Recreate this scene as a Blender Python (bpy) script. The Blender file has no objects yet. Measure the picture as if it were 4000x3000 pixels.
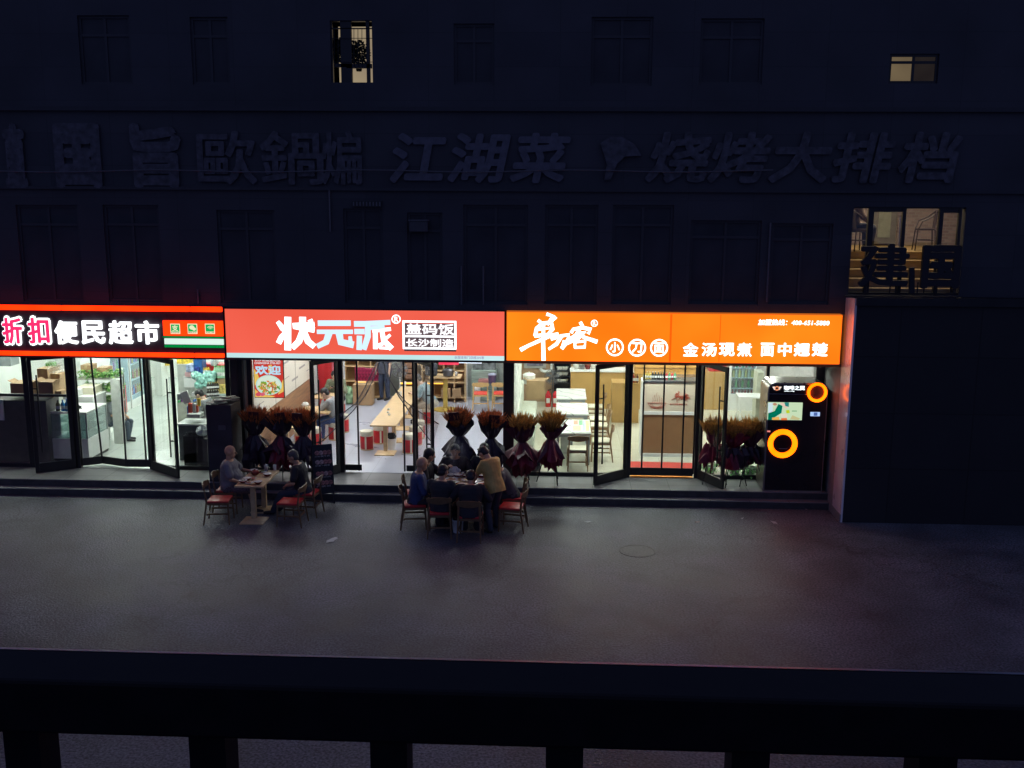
import bpy, bmesh, math, random
from math import sin, cos, pi, radians, sqrt
from mathutils import Vector, Matrix, Euler, noise

# ------------------------------------------------------------------ camera, world, exposure
scene = bpy.context.scene
COL = scene.collection
FPX, CX, CY = 3964.0, 2000.0, 1500.0
TH, PS, RO, DIST, CAMH = radians(10.743), radians(2.513), radians(.286), 21.3, 6.358
fw = Vector((-sin(PS)*cos(TH), cos(PS)*cos(TH), -sin(TH)))
rt = Vector((cos(PS), sin(PS), 0)); upv = rt.cross(fw)
rt, upv = cos(RO)*rt + sin(RO)*upv, -sin(RO)*rt + cos(RO)*upv
camd = bpy.data.cameras.new('camera'); cam = bpy.data.objects.new('camera', camd); COL.objects.link(cam)
camd.sensor_fit = 'HORIZONTAL'; camd.sensor_width = 36; camd.lens = 36*FPX/4000
camd.clip_start = .05; camd.clip_end = 500
cam.matrix_world = Matrix(((rt.x, upv.x, -fw.x, 0), (rt.y, upv.y, -fw.y, -DIST), (rt.z, upv.z, -fw.z, CAMH), (0, 0, 0, 1)))
scene.camera = cam
CAM = Vector((0, -DIST, CAMH))

world = bpy.data.worlds.new('World'); scene.world = world; world.use_nodes = True
bg = world.node_tree.nodes['Background']
bg.inputs[0].default_value = (.17, .22, .52, 1); bg.inputs[1].default_value = .40

vs = scene.view_settings
vs.view_transform = 'Standard'; vs.look = 'None'; vs.gamma = 1; vs.use_curve_mapping = False; vs.exposure = 0
scene.display_settings.display_device = 'sRGB'
cy = scene.cycles
cy.use_denoising = True; cy.max_bounces = 7; cy.diffuse_bounces = 4; cy.glossy_bounces = 3
cy.transparent_max_bounces = 24; cy.transmission_bounces = 4; cy.volume_bounces = 0
cy.caustics_reflective = False; cy.caustics_refractive = False; cy.sample_clamp_indirect = 4

# ------------------------------------------------------------------ from the photograph's geometry to places
CR = dict(A=(0,1150,.5122),B=(850,1150,.4823),C=(1600,1150,.4823),D=(2400,1150,.5426),E=(780,1700,.2712),F=(1500,1650,.3194),
          G=(0,1380,.2834),H=(450,1380,.2834),I=(900,1380,.226),J=(1350,1380,.223),K=(1750,1380,.223),L=(2000,1380,.3135),
          M=(3200,760,.3165),N=(1250,60,.1688),O=(3400,180,.1582),Q=(2950,1480,.2291),P=(0,0,1))
def ray(c, x, y):
    a = CR[c]; px, py = a[0]+a[2]*x, a[1]+a[2]*y
    return fw*FPX + rt*(px-CX) - upv*(py-CY)
def onZ(c, x, y, z=.3): d = ray(c, x, y); return CAM + d*((z-CAM.z)/d.z)      # a point seen lying at height z
def onY(c, x, y, Y=0):  d = ray(c, x, y); return CAM + d*((Y-CAM.y)/d.y)      # a point seen on the upright plane y = Y
def onX(c, x, y, X=0):  d = ray(c, x, y); return CAM + d*((X-CAM.x)/d.x)

# ------------------------------------------------------------------ materials
MATS = {}
def mat(name, col=(.5,.5,.5), rough=.6, metal=0., var=.12, scale=8., bump=0., spec=.5, trans=0., coat=0., detail=4., vscale=None):
    if name in MATS: return MATS[name]
    m = bpy.data.materials.new(name); m.use_nodes = True; nt = m.node_tree; N = nt.nodes; L = nt.links
    b = N['Principled BSDF']
    b.inputs['Roughness'].default_value = rough; b.inputs['Metallic'].default_value = metal
    b.inputs['Specular IOR Level'].default_value = spec; b.inputs['Coat Weight'].default_value = coat
    tc = N.new('ShaderNodeTexCoord'); nz = N.new('ShaderNodeTexNoise')
    nz.inputs['Scale'].default_value = scale; nz.inputs['Detail'].default_value = detail
    src = tc.outputs['Object']
    if vscale:
        mp = N.new('ShaderNodeMapping'); mp.inputs['Scale'].default_value = vscale; L.new(src, mp.inputs[0]); src = mp.outputs[0]
    L.new(src, nz.inputs['Vector'])
    cr = N.new('ShaderNodeValToRGB'); L.new(nz.outputs['Fac'], cr.inputs[0])
    cr.color_ramp.elements[0].position = .32; cr.color_ramp.elements[1].position = .68
    cr.color_ramp.elements[0].color = (*[c*(1-var) for c in col], 1); cr.color_ramp.elements[1].color = (*[min(1, c*(1+var)) for c in col], 1)
    L.new(cr.outputs[0], b.inputs['Base Color'])
    mr = N.new('ShaderNodeMapRange'); mr.inputs[3].default_value = max(.02, rough-.1); mr.inputs[4].default_value = min(1, rough+.1)
    L.new(nz.outputs['Fac'], mr.inputs[0]); L.new(mr.outputs[0], b.inputs['Roughness'])
    if bump:
        bp = N.new('ShaderNodeBump'); bp.inputs['Strength'].default_value = bump; bp.inputs['Distance'].default_value = .01
        L.new(nz.outputs['Fac'], bp.inputs['Height']); L.new(bp.outputs[0], b.inputs['Normal'])
    MATS[name] = m; return m
def emat(name, col, s=1.):
    if name in MATS: return MATS[name]
    m = bpy.data.materials.new(name); m.use_nodes = True; nt = m.node_tree; nt.nodes.clear()
    e = nt.nodes.new('ShaderNodeEmission'); o = nt.nodes.new('ShaderNodeOutputMaterial')
    e.inputs[0].default_value = (*col, 1); e.inputs[1].default_value = s
    nt.links.new(e.outputs[0], o.inputs[0]); MATS[name] = m; return m
def emat_var(name, c1, c2, s=1., scale=.8, vs=(1,1,1)):
    # a back-lit acrylic face: the tubes behind it make it slightly uneven
    m = emat(name, c1, s); nt = m.node_tree; N = nt.nodes; L = nt.links
    e = [n for n in N if n.type == 'EMISSION'][0]
    tc = N.new('ShaderNodeTexCoord'); mp = N.new('ShaderNodeMapping'); mp.inputs['Scale'].default_value = vs
    nz = N.new('ShaderNodeTexNoise'); nz.inputs['Scale'].default_value = scale; nz.inputs['Detail'].default_value = 1.5
    cr = N.new('ShaderNodeValToRGB'); cr.color_ramp.elements[0].position = .3; cr.color_ramp.elements[1].position = .7
    cr.color_ramp.elements[0].color = (*c1, 1); cr.color_ramp.elements[1].color = (*c2, 1)
    L.new(tc.outputs['Object'], mp.inputs[0]); L.new(mp.outputs[0], nz.inputs['Vector']); L.new(nz.outputs['Fac'], cr.inputs[0]); L.new(cr.outputs[0], e.inputs[0])
    return m
def glass(name, tint=(1,1,1), refl=.08, rough=.02, haze=0.):
    if name in MATS: return MATS[name]
    m = bpy.data.materials.new(name); m.use_nodes = True; nt = m.node_tree; nt.nodes.clear(); N = nt.nodes; L = nt.links
    t = N.new('ShaderNodeBsdfTransparent'); t.inputs[0].default_value = (*tint, 1)
    g = N.new('ShaderNodeBsdfGlossy'); g.inputs['Roughness'].default_value = rough
    lw_ = N.new('ShaderNodeLayerWeight'); pw = N.new('ShaderNodeMath'); pw.operation = 'POWER'; pw.inputs[1].default_value = 4
    fr = N.new('ShaderNodeMath'); fr.operation = 'MULTIPLY_ADD'; fr.inputs[1].default_value = .6; fr.inputs[2].default_value = .045
    L.new(lw_.outputs['Facing'], pw.inputs[0]); L.new(pw.outputs[0], fr.inputs[0])
    mx = N.new('ShaderNodeMixShader'); o = N.new('ShaderNodeOutputMaterial')
    L.new(fr.outputs[0], mx.inputs[0]); L.new(t.outputs[0], mx.inputs[1]); L.new(g.outputs[0], mx.inputs[2])
    out = mx.outputs[0]
    if haze:
        d = N.new('ShaderNodeBsdfDiffuse'); d.inputs[0].default_value = (.8,.8,.8,1)
        m2 = N.new('ShaderNodeMixShader'); m2.inputs[0].default_value = haze; L.new(out, m2.inputs[1]); L.new(d.outputs[0], m2.inputs[2]); out = m2.outputs[0]
    L.new(out, o.inputs[0]); MATS[name] = m; return m
def tile(name, c1, c2, mortar, w=.6, h=.6, rough=.3, off=0., msize=.006, axis='XY', bump=.1, nvar=.25, nscale=1.5):
    if name in MATS: return MATS[name]
    m = bpy.data.materials.new(name); m.use_nodes = True; nt = m.node_tree; N = nt.nodes; L = nt.links; b = N['Principled BSDF']
    tc = N.new('ShaderNodeTexCoord'); src = tc.outputs['Object']
    if axis != 'XY':
        sp = N.new('ShaderNodeSeparateXYZ'); cb = N.new('ShaderNodeCombineXYZ'); L.new(src, sp.inputs[0])
        L.new(sp.outputs[axis[0]], cb.inputs[0]); L.new(sp.outputs[axis[1]], cb.inputs[1]); src = cb.outputs[0]
    br = N.new('ShaderNodeTexBrick'); br.offset = off; br.inputs['Scale'].default_value = 1
    br.inputs['Color1'].default_value = (*c1, 1); br.inputs['Color2'].default_value = (*c2, 1); br.inputs['Mortar'].default_value = (*mortar, 1)
    br.inputs['Mortar Size'].default_value = msize; br.inputs['Brick Width'].default_value = w; br.inputs['Row Height'].default_value = h
    L.new(src, br.inputs['Vector'])
    nz = N.new('ShaderNodeTexNoise'); nz.inputs['Scale'].default_value = nscale; nz.inputs['Detail'].default_value = 6; L.new(tc.outputs['Object'], nz.inputs['Vector'])
    mr = N.new('ShaderNodeMapRange'); mr.inputs[3].default_value = 1-nvar; mr.inputs[4].default_value = 1+nvar; L.new(nz.outputs['Fac'], mr.inputs[0])
    mx = N.new('ShaderNodeMix'); mx.data_type = 'RGBA'; mx.blend_type = 'MULTIPLY'; mx.inputs[0].default_value = 1
    L.new(br.outputs[0], mx.inputs[6]); L.new(mr.outputs[0], mx.inputs[7]); L.new(mx.outputs[2], b.inputs['Base Color'])
    r2 = N.new('ShaderNodeMapRange'); r2.inputs[3].default_value = max(.03, rough-.1); r2.inputs[4].default_value = rough+.12; L.new(nz.outputs['Fac'], r2.inputs[0]); L.new(r2.outputs[0], b.inputs['Roughness'])
    bp = N.new('ShaderNodeBump'); bp.inputs['Strength'].default_value = bump; bp.inputs['Distance'].default_value = .004; bp.invert = True
    L.new(br.outputs['Fac'], bp.inputs['Height']); L.new(bp.outputs[0], b.inputs['Normal'])
    MATS[name] = m; return m

# ------------------------------------------------------------------ objects
def tag(o, label=None, cat=None, group=None, kind=None):
    for k, v in (('label', label), ('category', cat), ('group', group), ('kind', kind)):
        if v: o[k] = v
    return o
def thing(name, label, cat, loc=(0,0,0), rz=0, group=None):
    o = bpy.data.objects.new(name, None); COL.objects.link(o); o.empty_display_size = .1
    o.location = loc; o.rotation_euler = (0, 0, rz)
    return tag(o, label, cat, group)
def copy_tree(o, parent=None, loc=None, rz=None, label=None, group=None):
    c = o.copy(); COL.objects.link(c)
    if parent: c.parent = parent
    for ch in list(o.children): copy_tree(ch, c)
    if loc is not None: c.location = loc
    if rz is not None: c.rotation_euler = (0, 0, rz)
    if label: c['label'] = label
    if group: c['group'] = group
    return c
def link_mesh(name, me, m, parent=None, smooth=False):
    ms = m if isinstance(m, (list, tuple)) else [m]
    for x in ms: me.materials.append(x)
    if smooth:
        me.polygons.foreach_set('use_smooth', [True]*len(me.polygons))
    o = bpy.data.objects.new(name, me); COL.objects.link(o)
    if parent is not None: o.parent = parent
    return o
class MB:
    def __init__(s): s.v = []; s.f = []; s.mi = []; s.cur = 0
    def add(s, vs, fs):
        n = len(s.v); s.v += [tuple(p) for p in vs]; s.f += [tuple(i+n for i in f) for f in fs]; s.mi += [s.cur]*len(fs); return s
    def box(s, x0, x1, y0, y1, z0, z1, M=None, bev=0.):
        if x0 > x1: x0, x1 = x1, x0
        if y0 > y1: y0, y1 = y1, y0
        if z0 > z1: z0, z1 = z1, z0
        if bev:
            b = min(bev, (x1-x0)*.45, (y1-y0)*.45, (z1-z0)*.45)
            bm = bmesh.new(); bmesh.ops.create_cube(bm, size=1)
            for v in bm.verts: v.co = Vector(((x0+x1)/2+v.co.x*(x1-x0), (y0+y1)/2+v.co.y*(y1-y0), (z0+z1)/2+v.co.z*(z1-z0)))
            bmesh.ops.bevel(bm, geom=bm.edges[:], offset=b, segments=2, affect='EDGES', profile=.5)
            vs = [v.co.copy() for v in bm.verts]; fs = [[v.index for v in f.verts] for f in bm.faces]; bm.free()
        else:
            vs = [Vector(p) for p in ((x0,y0,z0),(x1,y0,z0),(x1,y1,z0),(x0,y1,z0),(x0,y0,z1),(x1,y0,z1),(x1,y1,z1),(x0,y1,z1))]
            fs = [(0,3,2,1),(4,5,6,7),(0,1,5,4),(1,2,6,5),(2,3,7,6),(3,0,4,7)]
        if M is not None: vs = [M @ v for v in vs]
        return s.add(vs, fs)
    def bar(s, p, q, w, h=None, up=(0,0,1), bev=0):
        p, q = Vector(p), Vector(q); d = (q-p); l = d.length; d.normalize(); h = h or w
        u = Vector(up); 
        if abs(u.dot(d)) > .95: u = Vector((0,1,0))
        x = d.cross(u).normalized(); z = x.cross(d)
        M = Matrix(((x.x,d.x,z.x,p.x),(x.y,d.y,z.y,p.y),(x.z,d.z,z.z,p.z),(0,0,0,1)))
        return s.box(-w/2, w/2, 0, l, -h/2, h/2, M, bev)
    def tube(s, pts, r, n=8, cap=True, closed=False):
        pts = [Vector(p) for p in pts]; k = len(pts); rs = r if isinstance(r, (list, tuple)) else [r]*k
        rings = []; prev = None
        for i, p in enumerate(pts):
            if closed: d = pts[(i+1) % k]-pts[i-1]
            else: d = pts[min(i+1, k-1)]-pts[max(i-1, 0)]
            d.normalize()
            a = prev if prev is not None else (Vector((0,0,1)) if abs(d.z) < .9 else Vector((1,0,0)))
            x = (a - d*a.dot(d)).normalized(); y = d.cross(x); prev = x
            rings.append([p + (x*cos(2*pi*j/n)+y*sin(2*pi*j/n))*rs[i] for j in range(n)])
        vs = [v for R_ in rings for v in R_]; fs = []
        for i in range(k if closed else k-1):
            a, b = i*n, ((i+1) % k)*n
            fs += [(a+j, a+(j+1) % n, b+(j+1) % n, b+j) for j in range(n)]
        if cap and not closed: fs += [tuple(range(n))[::-1], tuple((k-1)*n+j for j in range(n))]
        return s.add(vs, fs)
    def lathe(s, prof, c=(0,0,0), n=20, sx=1, sy=1):
        vs = []; fs = []; k = len(prof)
        for r, z in prof: vs += [(c[0]+r*sx*cos(2*pi*j/n), c[1]+r*sy*sin(2*pi*j/n), c[2]+z) for j in range(n)]
        for i in range(k-1): fs += [(i*n+j, i*n+(j+1) % n, (i+1)*n+(j+1) % n, (i+1)*n+j) for j in range(n)]
        fs += [tuple(range(n))[::-1], tuple((k-1)*n+j for j in range(n))]
        return s.add(vs, fs)
    def ell(s, c, r, n=12, m=8, M=None):
        c = Vector(c); vs = []; fs = []
        for i in range(m+1):
            t = pi*i/m; rr = max(sin(t), .001)
            for j in range(n):
                v = Vector((r[0]*rr*cos(2*pi*j/n), r[1]*rr*sin(2*pi*j/n), -r[2]*cos(t)))
                vs.append(c + (M @ v if M is not None else v))
        for i in range(m): fs += [(i*n+j, i*n+(j+1) % n, (i+1)*n+(j+1) % n, (i+1)*n+j) for j in range(n)]
        fs += [tuple(range(n))[::-1], tuple(m*n+j for j in range(n))]
        return s.add(vs, fs)
    def prism(s, poly, y0, y1):           # polygon in x-z, thickness along y
        n = len(poly); vs = [(p[0], y0, p[1]) for p in poly] + [(p[0], y1, p[1]) for p in poly]
        return s.add(vs, [tuple(range(n)), tuple(range(2*n-1, n-1, -1))] + [(i, i+n, (i+1) % n+n, (i+1) % n) for i in range(n)])
    def build(s, name, m, parent=None, smooth=False, world=False, fix=False):
        me = bpy.data.meshes.new(name); vs = s.v
        if world and parent is not None:
            L0 = Vector(parent.location); pp = parent.parent
            while pp is not None: L0 = L0 + Vector(pp.location); pp = pp.parent
            vs = [tuple(Vector(v)-L0) for v in vs]
        me.from_pydata(vs, [], s.f)
        if max(s.mi, default=0) > 0: me.polygons.foreach_set('material_index', s.mi)
        if fix:
            bm = bmesh.new(); bm.from_mesh(me); bmesh.ops.recalc_face_normals(bm, faces=bm.faces); bm.to_mesh(me); bm.free()
        me.update()
        o = link_mesh(name, me, m, parent, smooth)
        if smooth:
            try: me.set_sharp_from_angle(angle=radians(40))
            except Exception: pass
        return o
def struct(name, mb, m): return tag(mb.build(name, m), kind='structure')

TXT = bpy.data.curves.new('lettering', 'FONT'); TXO = bpy.data.objects.new('lettering', TXT)
def text_mesh(body, x0, x1, z0, z1, y, depth=.02, off=0., shear=0., res=2):
    """lettering that fills the given box on the plane y, facing the street"""
    TXT.body = body; TXT.extrude = 0.0; TXT.offset = 0; TXT.shear = shear; TXT.resolution_u = res
    me = bpy.data.meshes.new_from_object(TXO)
    xs = [v.co.x for v in me.vertices]; ys = [v.co.y for v in me.vertices]
    a, b, c, d = min(xs), max(xs), min(ys), max(ys)
    bm = bmesh.new(); bm.from_mesh(me); bpy.data.meshes.remove(me)
    bmesh.ops.dissolve_limit(bm, angle_limit=.05, verts=bm.verts[:], edges=bm.edges[:])
    h = (z1-z0); bo = off*h/(1+2*off) if len(body) < 2 or (x1-x0) < h else off*h/(1+2*off)
    for v in bm.verts:
        v.co = Vector((x0+bo+(v.co.x-a)/(b-a)*(x1-x0-2*bo), y, z0+bo+(v.co.y-c)/(d-c)*(z1-z0-2*bo)))
    if depth:
        r = bmesh.ops.extrude_face_region(bm, geom=bm.faces[:])
        for e in r['geom']:
            if isinstance(e, bmesh.types.BMVert): e.co.y -= depth
    one = bpy.data.meshes.new('lettering'); bm.to_mesh(one); bm.free()
    if off <= 0: return one
    vs = [v.co.copy() for v in one.vertices]; fs = [tuple(p.vertices) for p in one.polygons]; mb = MB()
    for k in range(9):                     # heavier strokes: the same glyph spread by the stroke gain
        dx, dz = (0, 0) if k == 0 else (bo*cos(k*pi/4), bo*sin(k*pi/4))
        mb.add([(v.x+dx, v.y-k*.0004, v.z+dz) for v in vs], fs)
    bpy.data.meshes.remove(one)
    me = bpy.data.meshes.new('lettering'); me.from_pydata(mb.v, [], mb.f); me.update()
    return me
def text(body, box, y, m, parent, name='lettering', **k):
    me = text_mesh(body, box[0], box[1], box[2], box[3], y, **k)
    if parent is not None:
        L0 = Vector(parent.location)
        me.transform(Matrix.Translation(-L0))
    return link_mesh(name, me, m, parent)
def pbox(c, x0, y0, x1, y1, Y):          # photo box on plane y=Y -> x0,x1,z0,z1
    a = onY(c, x0, y0, Y); b = onY(c, x1, y1, Y); return (a.x, b.x, b.z, a.z)
def strokes(c, lines, y, depth, m, parent, name='lettering'):
    """brush strokes: polylines (x, y, width) read off the sign, each a tapered ribbon"""
    mb = MB()
    for k, ln in enumerate(lines):
        P_ = [(onY(c, a, b, y), w*CR[c][2]/200/2) for a, b, w in ln]
        L_, R_ = [], []
        for i, (p, w) in enumerate(P_):
            d = P_[min(i+1, len(P_)-1)][0]-P_[max(i-1, 0)][0]; d = Vector((d.x, 0, d.z)).normalized(); n_ = Vector((-d.z, 0, d.x))
            e = d*w*.5*(-1 if i == 0 else (1 if i == len(P_)-1 else 0))
            L_.append(p+n_*w+e); R_.append(p-n_*w+e)
        yy = y - depth - k*.0015
        for i in range(len(P_)-1):
            q = [L_[i], L_[i+1], R_[i+1], R_[i]]
            mb.add([(v.x, yy, v.z) for v in q]+[(v.x, y, v.z) for v in q], [(0,1,2,3),(7,6,5,4),(0,4,5,1),(1,5,6,2),(2,6,7,3),(3,7,4,0)])
    return mb.build(name, m, parent, world=True)
R = random.Random(7)
# ------------------------------------------------------------------ materials of the place
def asphalt():
    m = mat('asphalt', (.108,.111,.128), .6, var=.30, scale=.9, detail=9); nt = m.node_tree; N = nt.nodes; L = nt.links; b = N['Principled BSDF']
    tc = [n for n in N if n.type == 'TEX_COORD'][0]
    v = N.new('ShaderNodeTexNoise'); v.inputs['Scale'].default_value = 30; v.inputs['Detail'].default_value = 3; L.new(tc.outputs['Object'], v.inputs['Vector'])
    w = N.new('ShaderNodeTexVoronoi'); w.inputs['Scale'].default_value = 7.5; L.new(tc.outputs['Object'], w.inputs['Vector'])
    r = N.new('ShaderNodeValToRGB'); r.color_ramp.elements[0].position = .0; r.color_ramp.elements[0].color = (3.2,3.2,3.2,1); r.color_ramp.elements[1].position = .07; r.color_ramp.elements[1].color = (1,1,1,1)
    L.new(w.outputs['Distance'], r.inputs[0])
    g = N.new('ShaderNodeValToRGB'); g.color_ramp.elements[0].position = .35; g.color_ramp.elements[0].color = (.4,.4,.4,1); g.color_ramp.elements[1].position = .68; g.color_ramp.elements[1].color = (1.7,1.7,1.7,1); L.new(v.outputs['Fac'], g.inputs[0])
    st = N.new('ShaderNodeTexNoise'); st.inputs['Scale'].default_value = .55; st.inputs['Detail'].default_value = 5; st.inputs['Distortion'].default_value = 1.5; L.new(tc.outputs['Object'], st.inputs['Vector'])
    sr = N.new('ShaderNodeValToRGB'); sr.color_ramp.elements[0].position = .36; sr.color_ramp.elements[0].color = (.74,.74,.74,1); sr.color_ramp.elements[1].position = .6; sr.color_ramp.elements[1].color = (1.08,1.08,1.08,1); L.new(st.outputs['Fac'], sr.inputs[0])
    ck = N.new('ShaderNodeTexVoronoi'); ck.feature = 'DISTANCE_TO_EDGE'; ck.inputs['Scale'].default_value = .28; dn = N.new('ShaderNodeTexNoise'); dn.inputs['Scale'].default_value = 1.7; dn.inputs['Detail'].default_value = 5; L.new(tc.outputs['Object'], dn.inputs['Vector'])
    va = N.new('ShaderNodeVectorMath'); va.operation = 'MULTIPLY_ADD'; va.inputs[1].default_value = (.9,.9,.9); L.new(dn.outputs['Color'], va.inputs[0]); L.new(tc.outputs['Object'], va.inputs[2]); L.new(va.outputs[0], ck.inputs['Vector'])
    kr = N.new('ShaderNodeValToRGB'); kr.color_ramp.elements[0].position = .0; kr.color_ramp.elements[0].color = (.45,.45,.45,1); kr.color_ramp.elements[1].position = .006; kr.color_ramp.elements[1].color = (1,1,1,1); L.new(ck.outputs['Distance'], kr.inputs[0])
    s0 = N.new('ShaderNodeMix'); s0.data_type = 'RGBA'; s0.blend_type = 'MULTIPLY'; s0.inputs[0].default_value = 1; L.new(b.inputs['Base Color'].links[0].from_socket, s0.inputs[6]); L.new(sr.outputs[0], s0.inputs[7])
    s1_ = N.new('ShaderNodeMix'); s1_.data_type = 'RGBA'; s1_.blend_type = 'MULTIPLY'; s1_.inputs[0].default_value = .7; L.new(s0.outputs[2], s1_.inputs[6]); L.new(kr.outputs[0], s1_.inputs[7]); L.new(s1_.outputs[2], b.inputs['Base Color'])
    old = b.inputs['Base Color'].links[0].from_socket
    a = N.new('ShaderNodeMix'); a.data_type = 'RGBA'; a.blend_type = 'MULTIPLY'; a.inputs[0].default_value = 1; L.new(old, a.inputs[6]); L.new(g.outputs[0], a.inputs[7])
    c = N.new('ShaderNodeMix'); c.data_type = 'RGBA'; c.blend_type = 'MULTIPLY'; c.inputs[0].default_value = .8; L.new(a.outputs[2], c.inputs[6]); L.new(r.outputs[0], c.inputs[7]); L.new(c.outputs[2], b.inputs['Base Color'])
    bp = N.new('ShaderNodeBump'); bp.inputs['Strength'].default_value = .7; bp.inputs['Distance'].default_value = .012; L.new(v.outputs['Fac'], bp.inputs['Height']); L.new(bp.outputs[0], b.inputs['Normal'])
    return m
M_ASPH = asphalt()
M_STEP = tile('grey_stone_paving', (.20,.20,.20), (.17,.17,.17), (.06,.06,.06), .8, .6, .45, nvar=.35)
M_ANNT = tile('unlit_annex_panels', (.019,.018,.021), (.014,.014,.017), (.006,.006,.007), 1.5, 1.1, .6, axis='XZ', nvar=.5, nscale=1.2, msize=.012)
M_WALLD = tile('dark_wall_panels', (.052,.052,.065), (.044,.044,.057), (.034,.034,.043), 1.25, .62, .7, axis='XZ', nvar=.6, nscale=.7)
M_BLACK = mat('black_powder_coat', (.012,.012,.015), .4, var=.3, scale=3)
M_FRAME = mat('dark_door_frame', (.014,.014,.018), .38, var=.25, scale=4)
M_WHITEW = mat('white_plaster', (.72,.74,.70), .8, var=.04, scale=2)
M_CEIL = mat('white_ceiling', (.7,.7,.68), .8, var=.03)
M_GLASS = glass('shop_glass'); M_PVC = glass('clear_plastic_sheet', (.97,.97,.97), rough=.12, haze=.035)
M_STEEL = mat('brushed_steel', (.42,.43,.45), .3, 1., var=.08, scale=20, vscale=(1,1,20))
M_WOOD = mat('light_wood', (.60,.42,.22), .45, var=.16, scale=9, vscale=(1,6,1))
M_WOODD = mat('walnut_wood', (.12,.06,.03), .42, var=.2, scale=9, vscale=(1,1,.15))
M_CARD = mat('cardboard', (.36,.235,.125), .85, var=.1, scale=4)
M_WHITE = mat('white_plastic', (.75,.76,.74), .4, var=.04)
M_RED = mat('red_vinyl', (.52,.02,.025), .4, var=.1)
M_CREAM = mat('cream_vinyl', (.72,.68,.52), .5, var=.05)
M_LAMP = emat('tube_light', (.88,1,.92), 43); M_LAMPW = emat('neutral_tube_light', (.94,.98,1), 33)
M_ANNEX = mat('dark_painted_wall', (.016,.015,.018), .8, var=.4, scale=1.5)
M_DKGL = mat('unlit_window_glass', (.043,.043,.054), .5, var=.3, scale=1, spec=.3)
M_DKFR = mat('unlit_window_frame', (.044,.044,.055), .6, var=.2, scale=1)

# ------------------------------------------------------------------ ground, pavement, floors
struct('ground', MB().add([(-120,-90,0),(120,-90,0),(120,60,0),(-120,60,0)], [(0,1,2,3)]), M_ASPH)
m = MB(); m.box(-20,5.62,-.95,-.02,.0,.3, bev=.012); m.box(-20,5.62,-1.14,-.95,0,.15, bev=.012)
struct('pavement', m, M_STEP)
m = MB(); m.box(-20,5.62,-.953,-.949,.155,.285); m.box(-20,5.62,-1.143,-1.139,.0,.135)  # thin sheets over the risers, shade put into their dark colour
struct('step_riser', m, mat('shaded_riser_stone', (.05,.05,.052), .6, var=.3, scale=6))
FL1 = tile('grey_floor_tiles', (.50,.54,.50), (.47,.51,.47), (.3,.32,.3), .8, .8, .18, nvar=.12)
FL2 = tile('blue_grey_floor_tiles', (.40,.42,.49), (.38,.40,.47), (.28,.29,.34), .8, .8, .3, nvar=.1)
FL3 = tile('cream_floor_tiles', (.58,.57,.46), (.55,.54,.44), (.4,.39,.32), .8, .8, .16, nvar=.08)
for a, b, f, dy in ((-14,-6.85,FL1,11),(-6.75,-1.1,FL2,11),(-1.0,5.62,FL3,8.6)):
    struct('floor', MB().box(a, b, 0.0, dy, .1, .3), f)

# ------------------------------------------------------------------ the long building above the shops
bld = thing('commercial_building', 'dark three storey building whose ground floor holds the three lit shops', 'building', (0,0,0))
# openings in the upper wall (plane y = -1.3): x0,x1,z0,z1
def up(c, x0, y0, x1, y1): return pbox(c, x0, y0, x1, y1, -1.3)
W_LIT = up('P',1288,80,1458,322); W_SM = up('P',3478,210,3662,326); W_BIG = up('M',365,150,1725,1215)
W_BIG = (5.66, W_BIG[1], 4.42, W_BIG[3])
DARKW = [up('P',a,b,c,d) for a, b, c, d in ((2312,66,2545,335),(2740,72,2975,330),(1772,92,1930,330),(300,60,520,330),(740,66,900,330),
         (845,820,1085,1185),(1340,815,1500,1185),(1590,830,1730,1185),(1810,800,2060,1190),(2130,800,2330,1190),(2395,800,2620,1190),(2700,860,2960,1190),(3018,872,3236,1190),(60,800,330,1180),(400,800,640,1180))]
OPEN = sorted([W_LIT, W_SM, W_BIG] + DARKW, key=lambda w: w[0])
rows = [(4.06, 6.35), (8.05, 10.1)]
def wall_with_holes(x0, x1, z0, z1, y0, y1, holes):
    mb = MB(); xs = sorted({x0, x1, *[h[0] for h in holes], *[h[1] for h in holes]})
    for a, b in zip(xs[:-1], xs[1:]):
        hs = sorted([(h[2], h[3]) for h in holes if h[0] < b-1e-6 and h[1] > a+1e-6]); z = z0
        for p, q in hs:
            if p > z: mb.box(a, b, y0, y1, z, p)
            z = max(z, q)
        if z < z1: mb.box(a, b, y0, y1, z, z1)
    return mb
top = [h for h in OPEN if h[2] > 7]; low = [h for h in OPEN if h[2] <= 7]
wall_with_holes(-22, 14, 4.03, 6.2, -1.3, -1.1, low).build('lower_facade', M_WALLD, bld)
MB().box(-22,14,-1.3,-1.1,6.2,8.1).build('middle_facade', M_WALLD, bld)
wall_with_holes(-22, 14, 8.1, 13, -1.3, -1.1, top).build('upper_facade', M_WALLD, bld)
MB().box(-22,14,-1.36,-1.3,6.36,6.42).box(-22,14,-1.38,-1.3,7.86,7.94).build('ledge', mat('ledge_paint',(.042,.042,.053),.7), bld)
MB().box(-22,5.62,-1.28,.0,2.98,3.04).build('soffit', mat('soffit_board',(.1,.1,.1),.7), bld)
for a, b, dy, h in ((-14.1,-6.85,11,M_CEIL),(-6.75,-1.1,11,M_CEIL),(-1.0,5.62,8.6,M_CEIL)):
    MB().box(a, b, .0, dy, 3.3, 3.4).build('ceiling', h, bld)
MB().box(-22,14,0.0,-.1,3.4,4.05).box(-22,14,.0,.1,2.92,3.3).build('header_beam', M_BLACK, bld)
MB().box(-14.2,-14.0,0,11,0.3,3.3).build('side_wall', M_WHITEW, bld)
MB().box(-6.85,-6.75,.12,11,0.1,3.3).build('party_wall', M_WHITEW, bld)
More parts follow.
